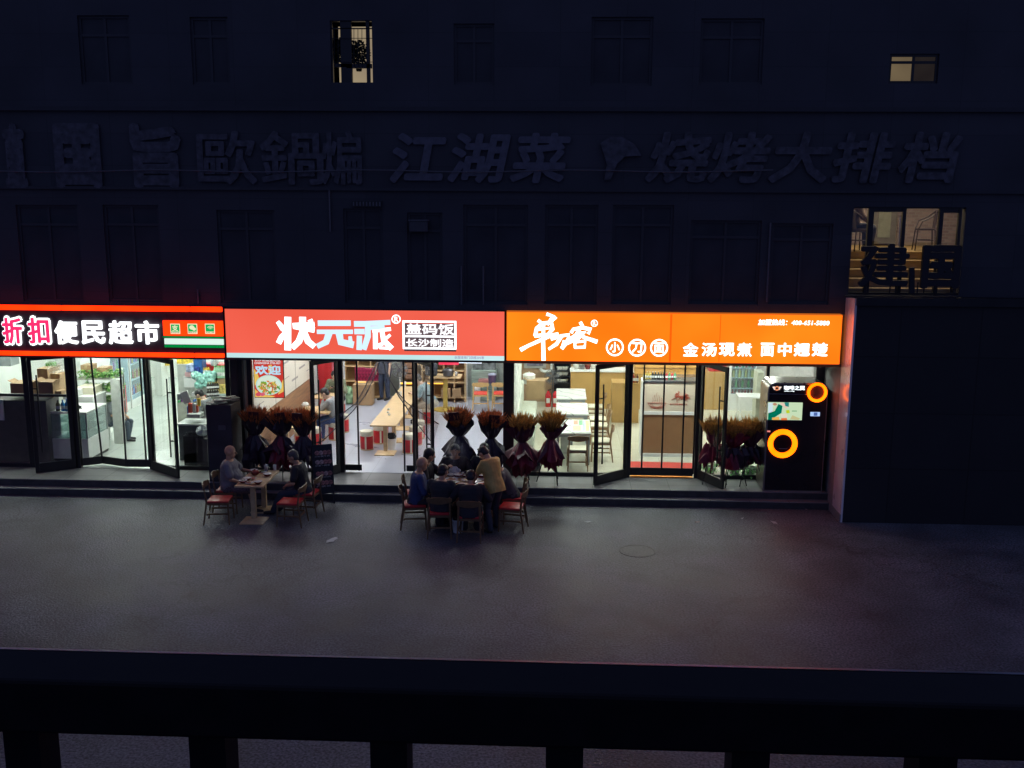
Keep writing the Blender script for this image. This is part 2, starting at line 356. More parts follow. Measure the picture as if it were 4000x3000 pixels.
MB().box(-1.1,-1.0,.12,11,0.1,3.3).build('party_wall', M_WHITEW, bld)
MB().box(5.62,5.8,-1.3,8.6,0.0,4.4).build('party_wall', mat('grey_render',(.3,.29,.28),.8), bld)
MB().box(-14,-6.85,11,11.1,0.1,3.3).build('back_wall', M_WHITEW, bld)
MB().box(-6.75,-1.1,8.45,8.55,0.1,3.3).build('back_wall', mat('pale_green_grey_wall',(.30,.33,.30),.6), bld)
MB().box(-1.0,5.62,7.9,8.0,0.1,3.3).build('back_wall', mat('tan_wall',(.36,.23,.14),.7,var=.05), bld)
MB().box(-22,14,11.2,11.4,0,13).box(-22,14,-1.1,11.4,13,13.2).box(-22.2,-22,-1.1,11.4,0,13).build('shell', M_ANNEX, bld)
MB().box(-22,14,-1.1,11,8.0,8.1).box(-22,5.6,-1.1,11,4.06,4.1).build('upper_floor', M_ANNEX, bld)
# street-side posts between the shops
for a, b in ((-7.02,-6.86),(-1.12,-.89)):
    MB().box(a, b, -.06, .12, .3, 2.98, bev=.008).build('pillar', mat('dark_pillar',(.03,.03,.036),.5), bld)
MB().box(5.45,5.62,-.1,.12,.3,2.98).build('pillar', mat('grey_pillar',(.10,.10,.1),.5), bld)

# ------------------------------------------------------------------ windows of the upper floors
def window(w, label, pane_m, nx=2, nz=1, transom=None, group=None, frame=.05, depth=.1, y=-1.22):
    x0, x1, z0, z1 = w; t = thing('window', label, 'window', ((x0+x1)/2, y, z0), group=group)
    f = MB(); f.box(x0,x1,y-.03,y+.03,z0,z0+frame); f.box(x0,x1,y-.03,y+.03,z1-frame,z1)
    f.box(x0,x0+frame,y-.03,y+.03,z0+frame,z1-frame); f.box(x1-frame,x1,y-.03,y+.03,z0+frame,z1-frame)
    xs = [x0+(x1-x0)*i/nx for i in range(nx+1)]
    for x in xs[1:-1]: f.box(x-frame/2,x+frame/2,y-.025,y+.025,z0+frame,z1-frame)
    if transom: f.box(x0+frame,x1-frame,y-.028,y+.028,z0+(z1-z0)*transom-frame/2,z0+(z1-z0)*transom+frame/2)
    f.build('frame', M_DKFR if pane_m is M_DKGL else M_FRAME, t, world=True)
    for i in range(nx):
        pm = pane_m[i] if isinstance(pane_m, list) else pane_m
        if pm: MB().box(xs[i]+frame*.5,xs[i+1]-frame*.5,y-.004,y+.004,z0+frame*.6,z1-frame*.6).build('pane', pm, t, world=True)
    return t
pos_words = ['dark top floor window, leftmost of its row, far left under the night sky','dark unlit top floor window just left of the lit balcony window','dark narrow top floor window just right of the lit balcony window','dark wide top floor window in the middle of the facade','dark wide top floor window left of the small lit window']
tops = sorted([w for w in DARKW if w[2] > 7]); lows = sorted([w for w in DARKW if w[2] <= 7])
for w, s in zip(tops, pos_words): window(w, s, M_DKGL, 2, transom=.72, group='unlit top floor windows')
lw = ['above the pink letters of the supermarket sign','above the white letters of the supermarket sign','above the payment badges of the supermarket sign','above the left end of the red sign','above the middle of the red sign','above the right part of the red sign, under the large wall lettering','above the brush lettering of the orange sign','above the first circled character of the orange sign','above the middle of the orange sign','above the phone number of the orange sign','at the right end above the orange sign']
for w, s in zip(lows, lw): window(w, 'tall dark unlit window ' + s, M_DKGL, 2, transom=.8, group='unlit windows over the shop signs')
M_LITP = emat_var('lit_curtain_glow', (.36,.29,.17), (.26,.2,.14), 1., .9)
M_DIMP = emat_var('dim_window_glow', (.012,.009,.010), (.02,.016,.015), 1., 2)
w = window(W_SM, 'small lit window high on the right with only its left half glowing', [emat_var('small_window_glow', (.17,.125,.07), (.075,.055,.035), 1., 1.1), M_DIMP], 2, transom=.72)

# balcony window with grille, plants and a glowing room behind
x0, x1, z0, z1 = W_LIT
t = thing('balcony_window', 'lit warm window high above the red sign, barred and crowded with dark plants', 'window', ((x0+x1)/2,-1.22,z0))
MB().box(x0,x1,-.55,-.5,z0,z1).build('glowing_curtain', M_LITP, t, world=True)
def npt(x, y, Y=-1.2): return onY('N', x, y, Y)
f = MB(); bx = lambda a,b,c,d,y0=-1.26,y1=-1.18: f.box(npt(a,0).x,npt(c,0).x,y0,y1,npt(600,d).z,npt(600,b).z)
bx(470,100,725,1560); bx(1065,100,1140,1560); bx(230,90,285,1560); bx(230,300,1215,322); bx(600,1130,1180,1230); bx(230,100,1215,150); bx(600,1560,1215,1600); bx(1205,90,1250,1560); bx(330,1125,600,1205)
f.build('frame', M_FRAME, t, world=True)
g = MB()
for x in (330,420,785,878,970): g.tube([npt(x,310,-1.3),npt(x,1210,-1.3)], .006, 6)
for y in (530,1080): g.tube([npt(280,y,-1.3),npt(1210,y,-1.3)], .006, 6)
g.build('grille', M_FRAME, t, world=True)
for c, rx, rz, n in (((600,830),260,300,380),((900,900),230,310,380),((520,640),60,170,120)):
    p = thing('potted_plant', {600:'dark bushy plant in the middle of the lit balcony window',900:'dark bushy plant at the right side of the lit balcony window',520:'tall thin dark plant at the left of the lit balcony window'}[c[0]], 'plant', npt(c[0], c[1]+rz, -1.0), group='plants in the lit balcony window')
    q = MB(); rr = random.Random(c[0])
    for i in range(n):
        a, b_ = rr.uniform(0, 2*pi), sqrt(rr.random())
        o = npt(c[0]+rx*b_*cos(a), c[1]+rz*b_*sin(a), -1.0+rr.uniform(-.12,.15)); d = Vector((rr.uniform(-1,1), rr.uniform(-1,1), rr.uniform(-.6,1))).normalized()*rr.uniform(.04,.09); e = Vector((d.z, .3*d.x, -d.x)).normalized()*.018
        q.add([o, o+d*.5+e, o+d, o+d*.5-e], [(0,1,2,3)])
    q.build('foliage', mat('dark_leaf',(.02,.035,.015),.6,var=.3), p, world=True)
    b0 = npt(c[0], c[1]+rz*.8, -1.0); MB().lathe([(.05,-.12),(.08,0),(.075,.02)], b0, 12).build('pot', M_BLACK, p, world=True)

# large lit window over the annex roof with a room behind it
x0, x1, z0, z1 = W_BIG
t = thing('lit_window', 'large warm lit window on the right over the annex roof, room with wooden steps inside', 'window', ((x0+x1)/2,-1.22,z0))
f = MB(); mp = lambda x: onY('M', x, 400, -1.2).x; zp = lambda y: onY('M', 900, y, -1.2).z
for a, b in ((365,400),(590,655),(1010,1052),(1460,1510),(1700,1735)): f.box(mp(a),mp(b),-1.26,-1.18,z0,z1)
f.box(x0,x1,-1.25,-1.19,z1-.03,z1); f.box(mp(655),mp(1010),-1.24,-1.2,zp(215),z1-.03); f.box(mp(1510),mp(1700),-1.24,-1.2,zp(222),z1-.03); f.box(x0,x1,-1.25,-1.19,z0,z0+.04)
f.build('frame', M_FRAME, t, world=True)
MB().tube([onY('M',1002,275,-1.3),onY('M',985,640,-1.3)], .012, 8).build('handle', M_STEEL, t, world=True)
MB().box(x0,x1,-1.215,-1.207,z0+.04,z1-.03).build('pane', M_GLASS, t, world=True)
room = thing('upstairs_room', 'warm lit room with brick wall and wooden steps behind the large right window', 'room', (6.7,-1,4.4))
MB().box(5.6,5.66,-1.1,3.1,4.3,7.2).box(9.6,9.66,-1.1,3.1,4.3,7.2).box(5.66,9.6,-1.1,3.1,7.1,7.2).build('wall', mat('upstairs_cream_wall',(.55,.50,.36),.7), room, world=True)
MB().box(6.8,9.6,3.02,3.1,4.3,7.1).build('brick_wall', tile('mauve_brick_wall', (.36,.28,.25),(.22,.16,.15),(.3,.26,.24),.16,.07,.8,off=.5,axis='XZ',msize=.01), room, world=True)
MB().box(5.66,6.8,3.04,3.1,4.3,7.1).build('panel_wall', mat('upstairs_green_wall',(.34,.36,.27),.6), room, world=True)
s = MB()
for k, (ya, yb, zt) in enumerate(((-1.05,-.72,4.52),(-.72,-.36,4.68),(-.36,.0,4.84),(0,.36,5.0),(.36,3.04,5.16))): s.box(5.67,9.59,ya,yb,4.2,zt)
s.build('steps', mat('oak_steps',(.40,.27,.13),.5,var=.25,scale=5,vscale=(.3,1,1)), room, world=True)
d = onY('M',840,350,3.0); dr = thing('cabinet', 'grey panelled door cabinet inside the large lit window', 'cabinet', (d.x,2.98,5.16))
a = onY('M',665,215,2.95).x; b = onY('M',960,215,2.95).x; zb = onY('M',800,525,2.95).z
MB().box(a,b,2.9,3.02,5.2,zb+1.6,bev=.01).build('body', mat('grey_cabinet_paint',(.17,.16,.13),.5), dr, world=True)
MB().box(a+.12,b-.15,2.87,2.9,5.35,zb+1.6).build('door_panel', mat('green_grey_glass',(.27,.29,.22),.3), dr, world=True)
MB().box(6.2,7.8,.6,.9,7.04,7.09).build('lamp', emat('room_lamp',(1,.86,.62),26), tag(thing('ceiling_light','warm ceiling lamp of the upstairs room','light',(7,.75,7.04))), world=True)
# ------------------------------------------------------------------ annex wall on the right with roof lettering
an = thing('annex', 'dark flat-roofed annex at the right, its side wall lit by the orange sign', 'building', (8,-1.93,0))
MB().box(5.66,16,-1.93,-1.31,0,4.39).build('front_block', M_ANNT, an, world=True)  # the front's lack of light is put into its near-black colour
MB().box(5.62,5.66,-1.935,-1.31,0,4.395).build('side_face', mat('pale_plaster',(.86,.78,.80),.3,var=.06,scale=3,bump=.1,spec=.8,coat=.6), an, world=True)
MB().box(5.60,5.62,-1.95,-.96,0,.16).build('skirting', mat('grey_skirting',(.25,.23,.23),.5), an, world=True)
MB().box(5.64,16,-2.0,-1.93,4.28,4.43).build('roof_edge', M_BLACK, an, world=True)
sg = thing('roof_lettering', 'black channel letters on thin legs along the annex roof, against the lit window', 'sign', (7,-1.7,4.4))
M_CH = mat('black_letter_metal',(.012,.01,.016),.5)
text('建', pbox('M',500,600,1082,1140,-1.7), -1.7, M_CH, sg, 'letter', depth=.08, off=.03)
text('国', pbox('M',1275,620,1702,1160,-1.7), -1.7, M_CH, sg, 'letter', depth=.08, off=.045)
f = MB(); mq = lambda x, y: onY('M', x, y, -1.7)
f.bar(mq(1140,900),mq(1140,1215),.1,.05)
for x in (570,600,880,950,1220,1300,1630,1690): f.bar(mq(x,1080),mq(x-12,1215),.02,.02)
f.box(mq(400,0).x,mq(1800,0).x,-1.72,-1.68,4.4,4.44)
f.build('stand', M_CH, sg, world=True)

# ------------------------------------------------------------------ big unlit lettering on the upper wall
M_LET = mat('unlit_letter_acrylic',(.105,.105,.14),.6,var=.2); M_LET2 = mat('dim_letter_acrylic',(.072,.070,.09),.6,var=.45)
s1 = thing('wall_lettering', 'large slanted unlit letters reading jianghu dishes in the middle of the upper wall', 'sign', (-1.6,-1.38,6.5))
for ch, a, b in (('江',1518,1745),('湖',1745,1995),('菜',1990,2228)): text(ch, pbox('P',a,518,b,716,-1.38), -1.34, M_LET, s1, 'letter', depth=.02, off=.035, shear=.18)
s2 = thing('wall_lettering', 'large dim unlit letters for the barbecue stall on the right half of the upper wall', 'sign', (5,-1.38,6.5))
for ch, a, b in (('烧',2525,2775),('烤',2770,3010),('大',3010,3245),('排',3260,3490),('档',3520,3750)): text(ch, pbox('P',a,514,b,716,-1.38), -1.34, M_LET2, s2, 'letter', depth=.02, off=.035, shear=.15)
MB().prism([(lambda p:(p.x,p.z))(onY('P',*q,-1.34)) for q in ((2345,560),(2380,535),(2430,535),(2480,565),(2505,608),(2440,612),(2410,640),(2385,700),(2360,705),(2370,640))], -1.39, -1.34).build('emblem', M_LET2, s2, world=True)
s3 = thing('wall_lettering', 'brush style unlit letters with thin outlines left of the slanted lettering', 'sign', (-5,-1.38,6.5))
for ch, a, b in (('歐',762,1005),('鍋',1010,1195+70),('煸',1250,1415)): text(ch, pbox('P',a,510,b,722,-1.38), -1.34, M_LET2, s3, 'letter', depth=.02, off=.02, shear=.0)
s4 = thing('wall_lettering', 'very large dim block letters at the far left of the upper wall', 'sign', (-9,-1.38,6.5))
for ch, a, b in (('国',200,400),('旨',500,715),('直',0,110)): text(ch, pbox('P',a,480,b,735,-1.38), -1.34, M_LET2, s4, 'letter', depth=.02, off=.05)

# ------------------------------------------------------------------ shop signs
SY = -1.5                                # faces stand 0.2 m off the wall
def sb(c, x0, y0, x1, y1): return pbox(c, x0, y0, x1, y1, SY)
M_LW = emat('white_letter_light', (.93,.97,1), 2.0); M_LB = emat('pale_blue_letter_light', (.62,.84,1), 1.15)
M_LWO = emat('warm_white_letter_light', (1,.93,.88), 2.6)
M_SIGNBOX = mat('sign_housing',(.03,.025,.03),.5)
# red sign
a = onY('B',48,107,SY); b = onY('C',770,540,SY); zt = (a.z+onY('C',770,143,SY).z)/2; zb_ = b.z
X0, X1 = a.x+.01, b.x
rs = thing('shop_sign', 'coral red lit shop sign with large pale blue and white characters over the middle shop', 'sign', ((X0+X1)/2,SY,zb_))
MB().box(X0,X1,SY+.012,-1.3,zb_,zt).build('housing', M_SIGNBOX, rs, world=True)
zs = onY('B',1000,465,SY).z; zs = zb_+.10
MB().box(X0+.01,X1-.01,SY,SY+.012,zs,zt-.01).build('red_face', emat_var('lit_coral_red', (.86,.105,.062), (.97,.15,.10), 1., .5), rs, world=True)
MB().box(X0+.01,X1-.01,SY,SY+.012,zb_+.005,zs).build('white_strip', emat_var('lit_pale_strip', (.50,.76,.78), (.62,.88,.90), 1., .6), rs, world=True)
BLK = 40
def blk(lines, c, m, par=rs, d=.03, name='letter'):       # block lettering drawn stroke by stroke
    return strokes(c, [[(x,y,w*.86) for x,y,w in l] for l in lines], SY, d, m, par, name)
# first character: white, dog radical at right
blk([[(570,195,62),(570,438,62)],[(492,225,34),(530,275,52),(545,285,56)],[(500,385,50),(520,345,52),(552,310,44)],[(690,195,62),(692,300,62),(660,380,60),(615,425,52)],[(622,252,50),(775,242,46)],[(765,208,26),(742,218,26)],[(700,300,52),(735,380,58),(778,415,50)],[(628,262,40),(775,285,52)]], 'B', M_LW)
blk([[(825,232,52),(1068,232,52)],[(815,302,40),(1088,302,40)],[(905,310,66),(880,385,62),(818,415,50)],[(985,305,70),(1000,385,70),(1090,405,64)],[(1075,345,30),(1080,400,40)]], 'B', M_LB)
blk([[(1118,238,54),(1182,238,54)],[(1120,300,50),(1180,300,50)],[(1150,345,50),(1148,438,50)],[(1218,240,52),(1218,340,56),(1188,435,50)],[(1205,235,48),(1390,226,46)],[(1215,275,34),(1345,262,34)]], 'B', M_LB)
blk([[(1278,285,44),(1280,432,44)],[(1262,295,30),(1396,280,34)],[(1290,420,40),(1345,395,30)],[(1335,310,40),(1345,370,48),(1405,432,50)],[(1395,330,26),(1360,360,30)],[(1318,432,22),(1400,436,22)]], 'B', M_LW)
def ring(c, x, y, ro, ri, Y, d, m, par, name='ring', n=48):
    o = onY(c,x,y,Y); k = CR[c][2]/196.; vs = []; fs = []
    for j in range(n):
        a_ = 2*pi*j/n
        for r_, yy in ((ro,Y-d),(ri,Y-d),(ri,Y),(ro,Y)): vs.append((o.x+r_*k*cos(a_), yy, o.z+r_*k*sin(a_)))
    for j in range(n):
        p, q = 4*j, 4*((j+1)%n); fs += [(p+i, p+(i+1)%4, q+(i+1)%4, q+i) for i in range(4)]
    return MB().add(vs, fs).build(name, m, par, world=True)
ring('B',1447,200,36,29,SY,.03,M_LW,rs); text('R', sb('B',1432,180,1464,220), SY, M_LW, rs, 'letter', depth=.03, off=.02)
# badge
def frame_rect(c, x0, y0, x1, y1, w, Y, d, m, par, name='border'):
    A, B, Cc, Dd = pbox(c,x0,y0,x1,y1,Y); k = w*CR[c][2]/196.
    mb = MB(); mb.box(A,B,Y-d,Y,Dd-k,Dd,bev=.006); mb.box(A,B,Y-d,Y,Cc,Cc+k,bev=.006); mb.box(A,A+k,Y-d,Y,Cc+k,Dd-k); mb.box(B-k,B,Y-d,Y,Cc+k,Dd-k)
    return mb.build(name, m, par, world=True)
frame_rect('B',1498,210,1935,446,15,SY,.03,M_LW,rs)
A_, B_, C_, D_ = sb('B',1512,330,1920,348); MB().box(A_,B_,SY-.03,SY,C_,D_).build('border', M_LW, rs, world=True)
MB().box(sb('B',1505,0,1930,9)[0],sb('B',1505,0,1930,9)[1],SY-.008,SY,sb('B',0,0,9,440)[2],sb('B',0,218,9,440)[3]).build('badge_back', mat('badge_grey',(.25,.16,.16),.5), rs, world=True)
text('盖码饭', sb('B',1530,235,1915,326), SY-.01, M_LW, rs, depth=.025, off=.008)
text('长沙制造', sb('B',1530,358,1912,424), SY-.01, M_LW, rs, depth=.025, off=.005)
text('全国连锁门店超200家', sb('C',362,498,605,524), SY, emat('strip_text',(.42,.40,.66),.8), rs, depth=.006, off=.008)
# orange sign
a = onY('C',785,145,SY); b = onY('D',1622,503,SY); OX0, OX1 = a.x, min(b.x, 5.585); OZ1 = (a.z+onY('D',1650,143,SY).z)/2; OZ0 = (onY('C',785,540,SY).z+b.z)/2
os_ = thing('shop_sign', 'bright orange lit shop sign with white brush characters over the right shop', 'sign', ((OX0+OX1)/2,SY,OZ0))
MB().box(OX0,OX1,SY+.012,-1.3,OZ0,OZ1).build('housing', emat('orange_edge',(.9,.2,.02),.6), os_, world=True)
MB().box(OX0+.012,OX1-.012,SY,SY+.012,OZ0+.012,OZ1-.012).build('orange_face', emat_var('lit_orange', (2.4,.20,.006), (2.5,.285,.012), 1., .8), os_, world=True)
oc = [[(1115,160,36),(1160,175,44),(1130,225,34)],[(1045,212,34),(1085,245,30)],[(1180,185,38),(1120,240,30)],
 [(1018,330,40),(1030,275,44),(1075,235,40),(1150,225,46),(1158,280,44),(1120,325,34),(1018,335,38)],[(1045,285,20),(1140,270,22)],
 [(905,445,44),(960,415,34),(1060,370,36),(1150,330,34),(1200,318,30)],[(1085,240,34),(1082,380,40),(1085,525,46)],
 [(1150,360,30),(1230,335,34),(1288,325,40),(1280,380,36),(1235,432,40)],[(1225,345,38),(1190,400,38),(1130,440,26)],[(1252,378,34),(1238,432,36)],
 [(1385,228,34),(1400,258,38)],[(1312,305,36),(1325,282,34),(1400,268,36),(1465,282,44),(1448,312,34)],[(1375,280,34),(1345,330,34),(1275,372,30)],[(1355,308,28),(1420,305,30),(1370,350,34),(1280,395,26)],[(1350,318,26),(1430,352,34),(1512,380,42)],
 [(1338,392,26),(1340,425,30)],[(1335,385,24),(1425,375,28),(1415,428,28)],[(1340,428,24),(1420,425,26)]]
strokes('C', [[(x,y,w*.74) for x,y,w in l] for l in oc], SY, .035, M_LWO, os_, 'letter')
ring('C',1496,233,27,22,SY,.03,M_LWO,os_); text('R', sb('C',1485,218,1508,248), SY, M_LWO, os_, 'letter', depth=.03, off=.01)
for c, x, y, ch in (('C',1662,428,'小'),('D',163,383,'刀'),('D',321,384,'面')):
    k = 1 if c == 'C' else .889
    ring(c,x,y,70*k,58*k,SY,.03,M_LWO,os_); text(ch, sb(c,x-40*k,y-42*k,x+40*k,y+40*k), SY, M_LWO, os_, 'letter', depth=.03, off=.012 if ch == '面' else .022)
for ch, x0, x1 in (('金',495,600),('汤',630,732),('现',755,862),('煮',885,985),('面',1055,1145),('中',1180,1270),('翘',1295,1402),('楚',1425,1530)):
    text(ch, sb('D',x0,348,x1,445), SY, M_LWO, os_, 'letter', depth=.03, off=.022)
text('加盟热线：400-651-5880', sb('D',1035,178,1545,226), SY, M_LWO, os_, depth=.02, off=.006, shear=.12)
for x,w_ in ((405,5),(760,2)): p = onY('D',x,300,SY); MB().box(p.x-w_*.004,p.x+w_*.004,SY-.002,SY,OZ0+.02,OZ1-.02).build('face_seam', emat('orange_seam',(.95,.13,.004),1.), os_, world=True)
# supermarket sign: dark board, neon bars, haloed letters
a0 = onY('P',0,1190,SY); zt1 = onY('A',1690,95,SY).z; zb1 = onY('A',1710,482,SY).z
SX0, SX1 = -15., X0-.03
ms = thing('shop_sign', 'dark supermarket sign board with white and pink characters between red neon bars', 'sign', (-9,SY,zb1))
MB().box(SX0,SX1,SY+.02,-1.3,zb1+.02,zt1-.01).build('board', mat('dark_sign_board',(.05,.035,.045),.45,var=.2), ms, world=True)
M_NEON = emat_var('red_orange_neon', (2.6,.055,.004), (2.7,.085,.006), 1., 1.5)
for z, h in ((zt1-.1,.1),(zb1,.085)):
    xs = [SX0]+[onY('A',x,100,SY).x for x in ((470,1450) if z > 3.5 else (500,1465))]+[SX1]
    for i in range(3): MB().box(xs[i]+.008,xs[i+1]-.008,SY-.05,SY+.02,z,z+h,bev=.015).build('neon_bar', M_NEON, ms, world=True)
for ch, x0, x1 in (('折',0,190),('扣',195,395)):
    text(ch, sb('A',x0+4,160,x1+4,392), SY+.012, M_LW, ms, 'letter_outline', depth=.02, off=.085)
    text(ch, sb('A',x0+14,176,x1-8,376), SY-.012, emat('pink_letter_light',(.93,.03,.16),1.1), ms, 'letter', depth=.02, off=.028)
for ch, x0, x1 in (('便',415,605),('民',618,810),('超',825,1022),('市',1030,1222)):
    text(ch, sb('A',x0,198,x1,380), SY, M_LW, ms, 'letter', depth=.04, off=.032)
A_, B_, C_, D_ = sb('A',1243,198,1705,318); MB().box(A_,SX1-.01,SY-.02,SY+.01,C_,D_).build('badge_panel', M_NEON, ms, world=True)
A_, B_, C_, D_ = sb('A',1255,335,1705,384); MB().box(A_,SX1-.01,SY-.02,SY+.01,C_,D_).build('white_bar', emat('white_bar_light',(.75,.95,.85),1.), ms, world=True)
for q in ((1243,320,1705,334),(1255,385,1705,408)):
    A_, B_, C_, D_ = sb('A',*q); MB().box(A_,SX1-.01,SY-.01,SY+.012,C_,D_).build('green_bar', emat('green_bar_light',(.0,.25,.05),1.), ms, world=True)
M_BG = emat('badge_cream',(.85,.85,.55),1.); M_GRN = emat('badge_green',(.01,.42,.1),1.)
for x in (1340,1471,1604):
    A_, B_, C_, D_ = sb('A',x-39,222,x+39,300); MB().box(A_,B_,SY-.03,SY-.02,C_,D_,bev=.004).build('badge', M_BG, ms, world=True)
    A_, B_, C_, D_ = sb('A',x-33,228,x+33,282); MB().box(A_,B_,SY-.034,SY-.03,C_,D_).build('badge_icon', M_GRN, ms, world=True)
text('支', sb('A',1316,232,1364,278), SY-.035, M_BG, ms, 'badge_mark', depth=.004, off=.03)
for x, y, r_ in ((1463,252,20),(1480,264,15)): o = onY('A',x,y,SY-.035); MB().ell((o.x,SY-.036,o.z),(r_*.0026,.003,r_*.0022)).build('badge_mark', M_BG, ms, world=True)
for r_ in (8,18,28): pts = [onY('A',1604+r_*cos(t_),268-r_*.9*sin(t_),SY-.037) for t_ in [pi*(.2+.6*i/8) for i in range(9)]]; MB().tube(pts,.006,5).build('badge_mark', M_BG, ms, world=True)
text('支付宝付款', sb('A',1306,285,1374,296), SY-.03, mat('badge_ink',(.3,.05,.05),.5), ms, 'badge_text', depth=.003)
text('微信支付', sb('A',1440,285,1502,296), SY-.03, mat('badge_ink',(.3,.05,.05),.5), ms, 'badge_text', depth=.003)
text('无线上网', sb('A',1574,285,1636,296), SY-.03, mat('badge_ink',(.3,.05,.05),.5), ms, 'badge_text', depth=.003)

# ------------------------------------------------------------------ shop fronts: posts, glass, door leaves, curtains
def front(name, label, posts, panes, ztop=2.95):
    t = thing('storefront', label, 'storefront', ((posts[0][0]+posts[-1][1])/2, 0, .3))
    for a, b in posts: MB().box(a,b,-.045,.06,.3,ztop,bev=.006).build('post', M_FRAME, t, world=True)
    for a, b in panes:
        MB().box(a,b,-.004,.004,.38,ztop).build('pane', M_GLASS, t, world=True)
        MB().box(a,b,-.03,.04,.3,.38).build('bottom_rail', M_FRAME, t, world=True)
    return t
f1 = front('', 'dark framed glass front of the supermarket on the left', [(-11.62,-11.48),(-10.6,-10.46),(-8.92,-8.8),(-7.14,-7.04)], [(-14,-11.62),(-11.48,-10.6),(-8.8,-7.14)])
for a, b in ((-14,-11.62),(-11.48,-10.6)): MB().box(a,b,-.03,.03,1.9,1.95).build('transom', M_FRAME, f1, world=True)
f2 = front('', 'dark framed glass front of the middle restaurant', [(-6.86,-6.76),(-6.66,-6.56),(-4.72,-4.58),(-3.08,-2.98)], [(-6.56,-4.72),(-2.98,-1.14)])
f3 = front('', 'dark framed glass front of the right noodle restaurant', [(1.5,1.62),(3.0,3.12),(4.44,4.5)], [(-.87,1.5),(3.12,4.44),(4.5,5.44)])
def leaf(hx, free, label, hz=2.56, hy=-.06):
    d = Vector((free[0]-hx, free[1]-hy, 0)); w = d.length; rz = math.atan2(d.y, d.x)
    t = thing('glass_door', label, 'door', (hx, hy, .31), rz, group='open glass doors of the shops')
    f = MB(); s_ = .085; f.box(0,s_,-.025,.025,0,hz,bev=.006); f.box(w-s_,w,-.025,.025,0,hz,bev=.006); f.box(s_,w-s_,-.024,.024,hz-.1,hz); f.box(s_,w-s_,-.024,.024,0,.2)
    f.build('frame', M_FRAME, t); MB().box(s_,w-s_,-.004,.004,.2,hz-.1).build('pane', M_GLASS, t)
    hs = -1 if rz < -pi/2 or rz > pi/2 else 1
    hx_ = w-.16; yo = -.07*hs if abs(rz) < pi/2 else .07
    hh = MB().tube([(hx_,yo,.45),(hx_,yo,2.15)], .016, 8)
    for z in (.8,1.85): hh.tube([(hx_,0,z),(hx_,yo,z),(w-.05,0,z)], .012, 6)
    hh.build('handle', M_BLACK, t)
    return t
def fz(c,x,y): p = onZ(c,x,y,.31); return (p.x,p.y)
leaf(-10.56, (-11.25,-.5), 'open glass door leaf at the left side of the supermarket entrance')
leaf(-8.86, fz('A',1368,1402), 'open glass door leaf with long handle at the right side of the supermarket entrance')
leaf(-4.68, (-5.12,-.68), 'open glass door leaf behind the black menu board of the middle restaurant')
leaf(-3.02, (-2.55,-.68), 'open glass door leaf right of the middle restaurant entrance, behind the crowded table')
leaf(1.54, fz('C',1492,1548), 'open glass door leaf left of the entrance under the orange sign')
leaf(3.08, fz('D',783,1404), 'open glass door leaf right of the entrance under the orange sign, before flowers')
def curtain(xs, label, y=.03, zt=2.95, lip=None):
    t = thing('door_curtain', label, 'curtain', ((xs[0]+xs[-1])/2, y, .33))
    for i in range(len(xs)-1):
        a, b = xs[i], xs[i+1]; ya = y + (lip[i] if lip else 0); yb = y + (lip[i+1] if lip else 0)
        MB().add([(a,ya,.5),(b,yb,.5),(b,y,zt),(a,y,zt)], [(0,1,2,3)]).build('plastic_sheet', M_PVC, t, world=True)
        MB().bar((a,ya,.42),(b,yb,.42),.02,.17).build('weight_band', M_BLACK, t, world=True)
    for i, x in enumerate(xs):
        MB().bar((x,y+(lip[i] if lip else 0)-.004,.38),(x,y-.004,zt),.035,.02,up=(0,1,0)).build('magnet_strip', M_BLACK, t, world=True)
    return t
bx_ = lambda c, pts: [onZ(c,*p,.42).x for p in pts]
curtain([-10.46]+bx_('A',((782,1260),(908,1320),(1058,1325)))+[-8.94], 'clear plastic panel curtain with black edges in the supermarket doorway', lip=[0,.22,-.02,0,0])
curtain([1.62]+bx_('D',((187,1250),(328,1250),(470,1250)))+[2.98], 'clear plastic panel curtain with black strips in the doorway under the orange sign')
t = thing('door_curtain', 'clear plastic curtain tied back to both sides of the middle restaurant doorway', 'curtain', (-3.85,.03,.33))
for x0 in ('B',((1140,1135),(1155,1415))), ('B',((1500,1500),(1513,1440))):
    (a, b), (c_, d_) = x0[1]; p = onZ('B',c_,d_,.33); MB().bar((p.x,.03,.33),(p.x,.03,2.95),.035,.02,up=(0,1,0)).build('magnet_strip', M_BLACK, t, world=True)
q0 = onZ('B',1160,1415,.4).x; MB().box(-4.58,q0,.01,.03,.34,.47).build('weight_band', M_BLACK, t, world=True)
q1 = onZ('B',1513,1440,.4).x; MB().box(q1,-3.08,.01,.03,.34,.47).build('weight_band', M_BLACK, t, world=True)
def by(c, pts, Y): return [onY(c,x,y,Y) for x,y in pts]
for k, (l1, l2) in enumerate(((((1300,530),(1245,640),(1190,760),(1120,880),(1030,950),(920,1000),(820,1040)), ((1310,545),(1265,680),(1195,820),(1100,940),(980,1060),(880,1160),(815,1215))),
                 (((1335,530),(1380,670),(1450,780),(1525,870),(1600,930),(1700,990),(1790,1050)), ((1345,545),(1400,700),(1470,830),(1540,930),(1610,1040),(1680,1130),(1745,1210))))):
    a = by('B', l1, -.08); b = by('B', l2, -.02)
    for pp in (a, b): MB().tube(pp, .011, 6).build('magnet_strip', mat('grey_strip',(.1,.1,.12),.4), t, world=True)
    n = len(a); mid = [(a[i]+b[i])/2+Vector((0,.03*(-1)**i,0)) for i in range(n)]
    MB().add(a+mid+b, [(i,i+1,n+i+1,n+i) for i in range(n-1)]+[(n+i,n+i+1,2*n+i+1,2*n+i) for i in range(n-1)]).build('plastic_sheet', glass('folded_plastic',(.93,.93,.93),rough=.25,haze=.22), t, world=True)

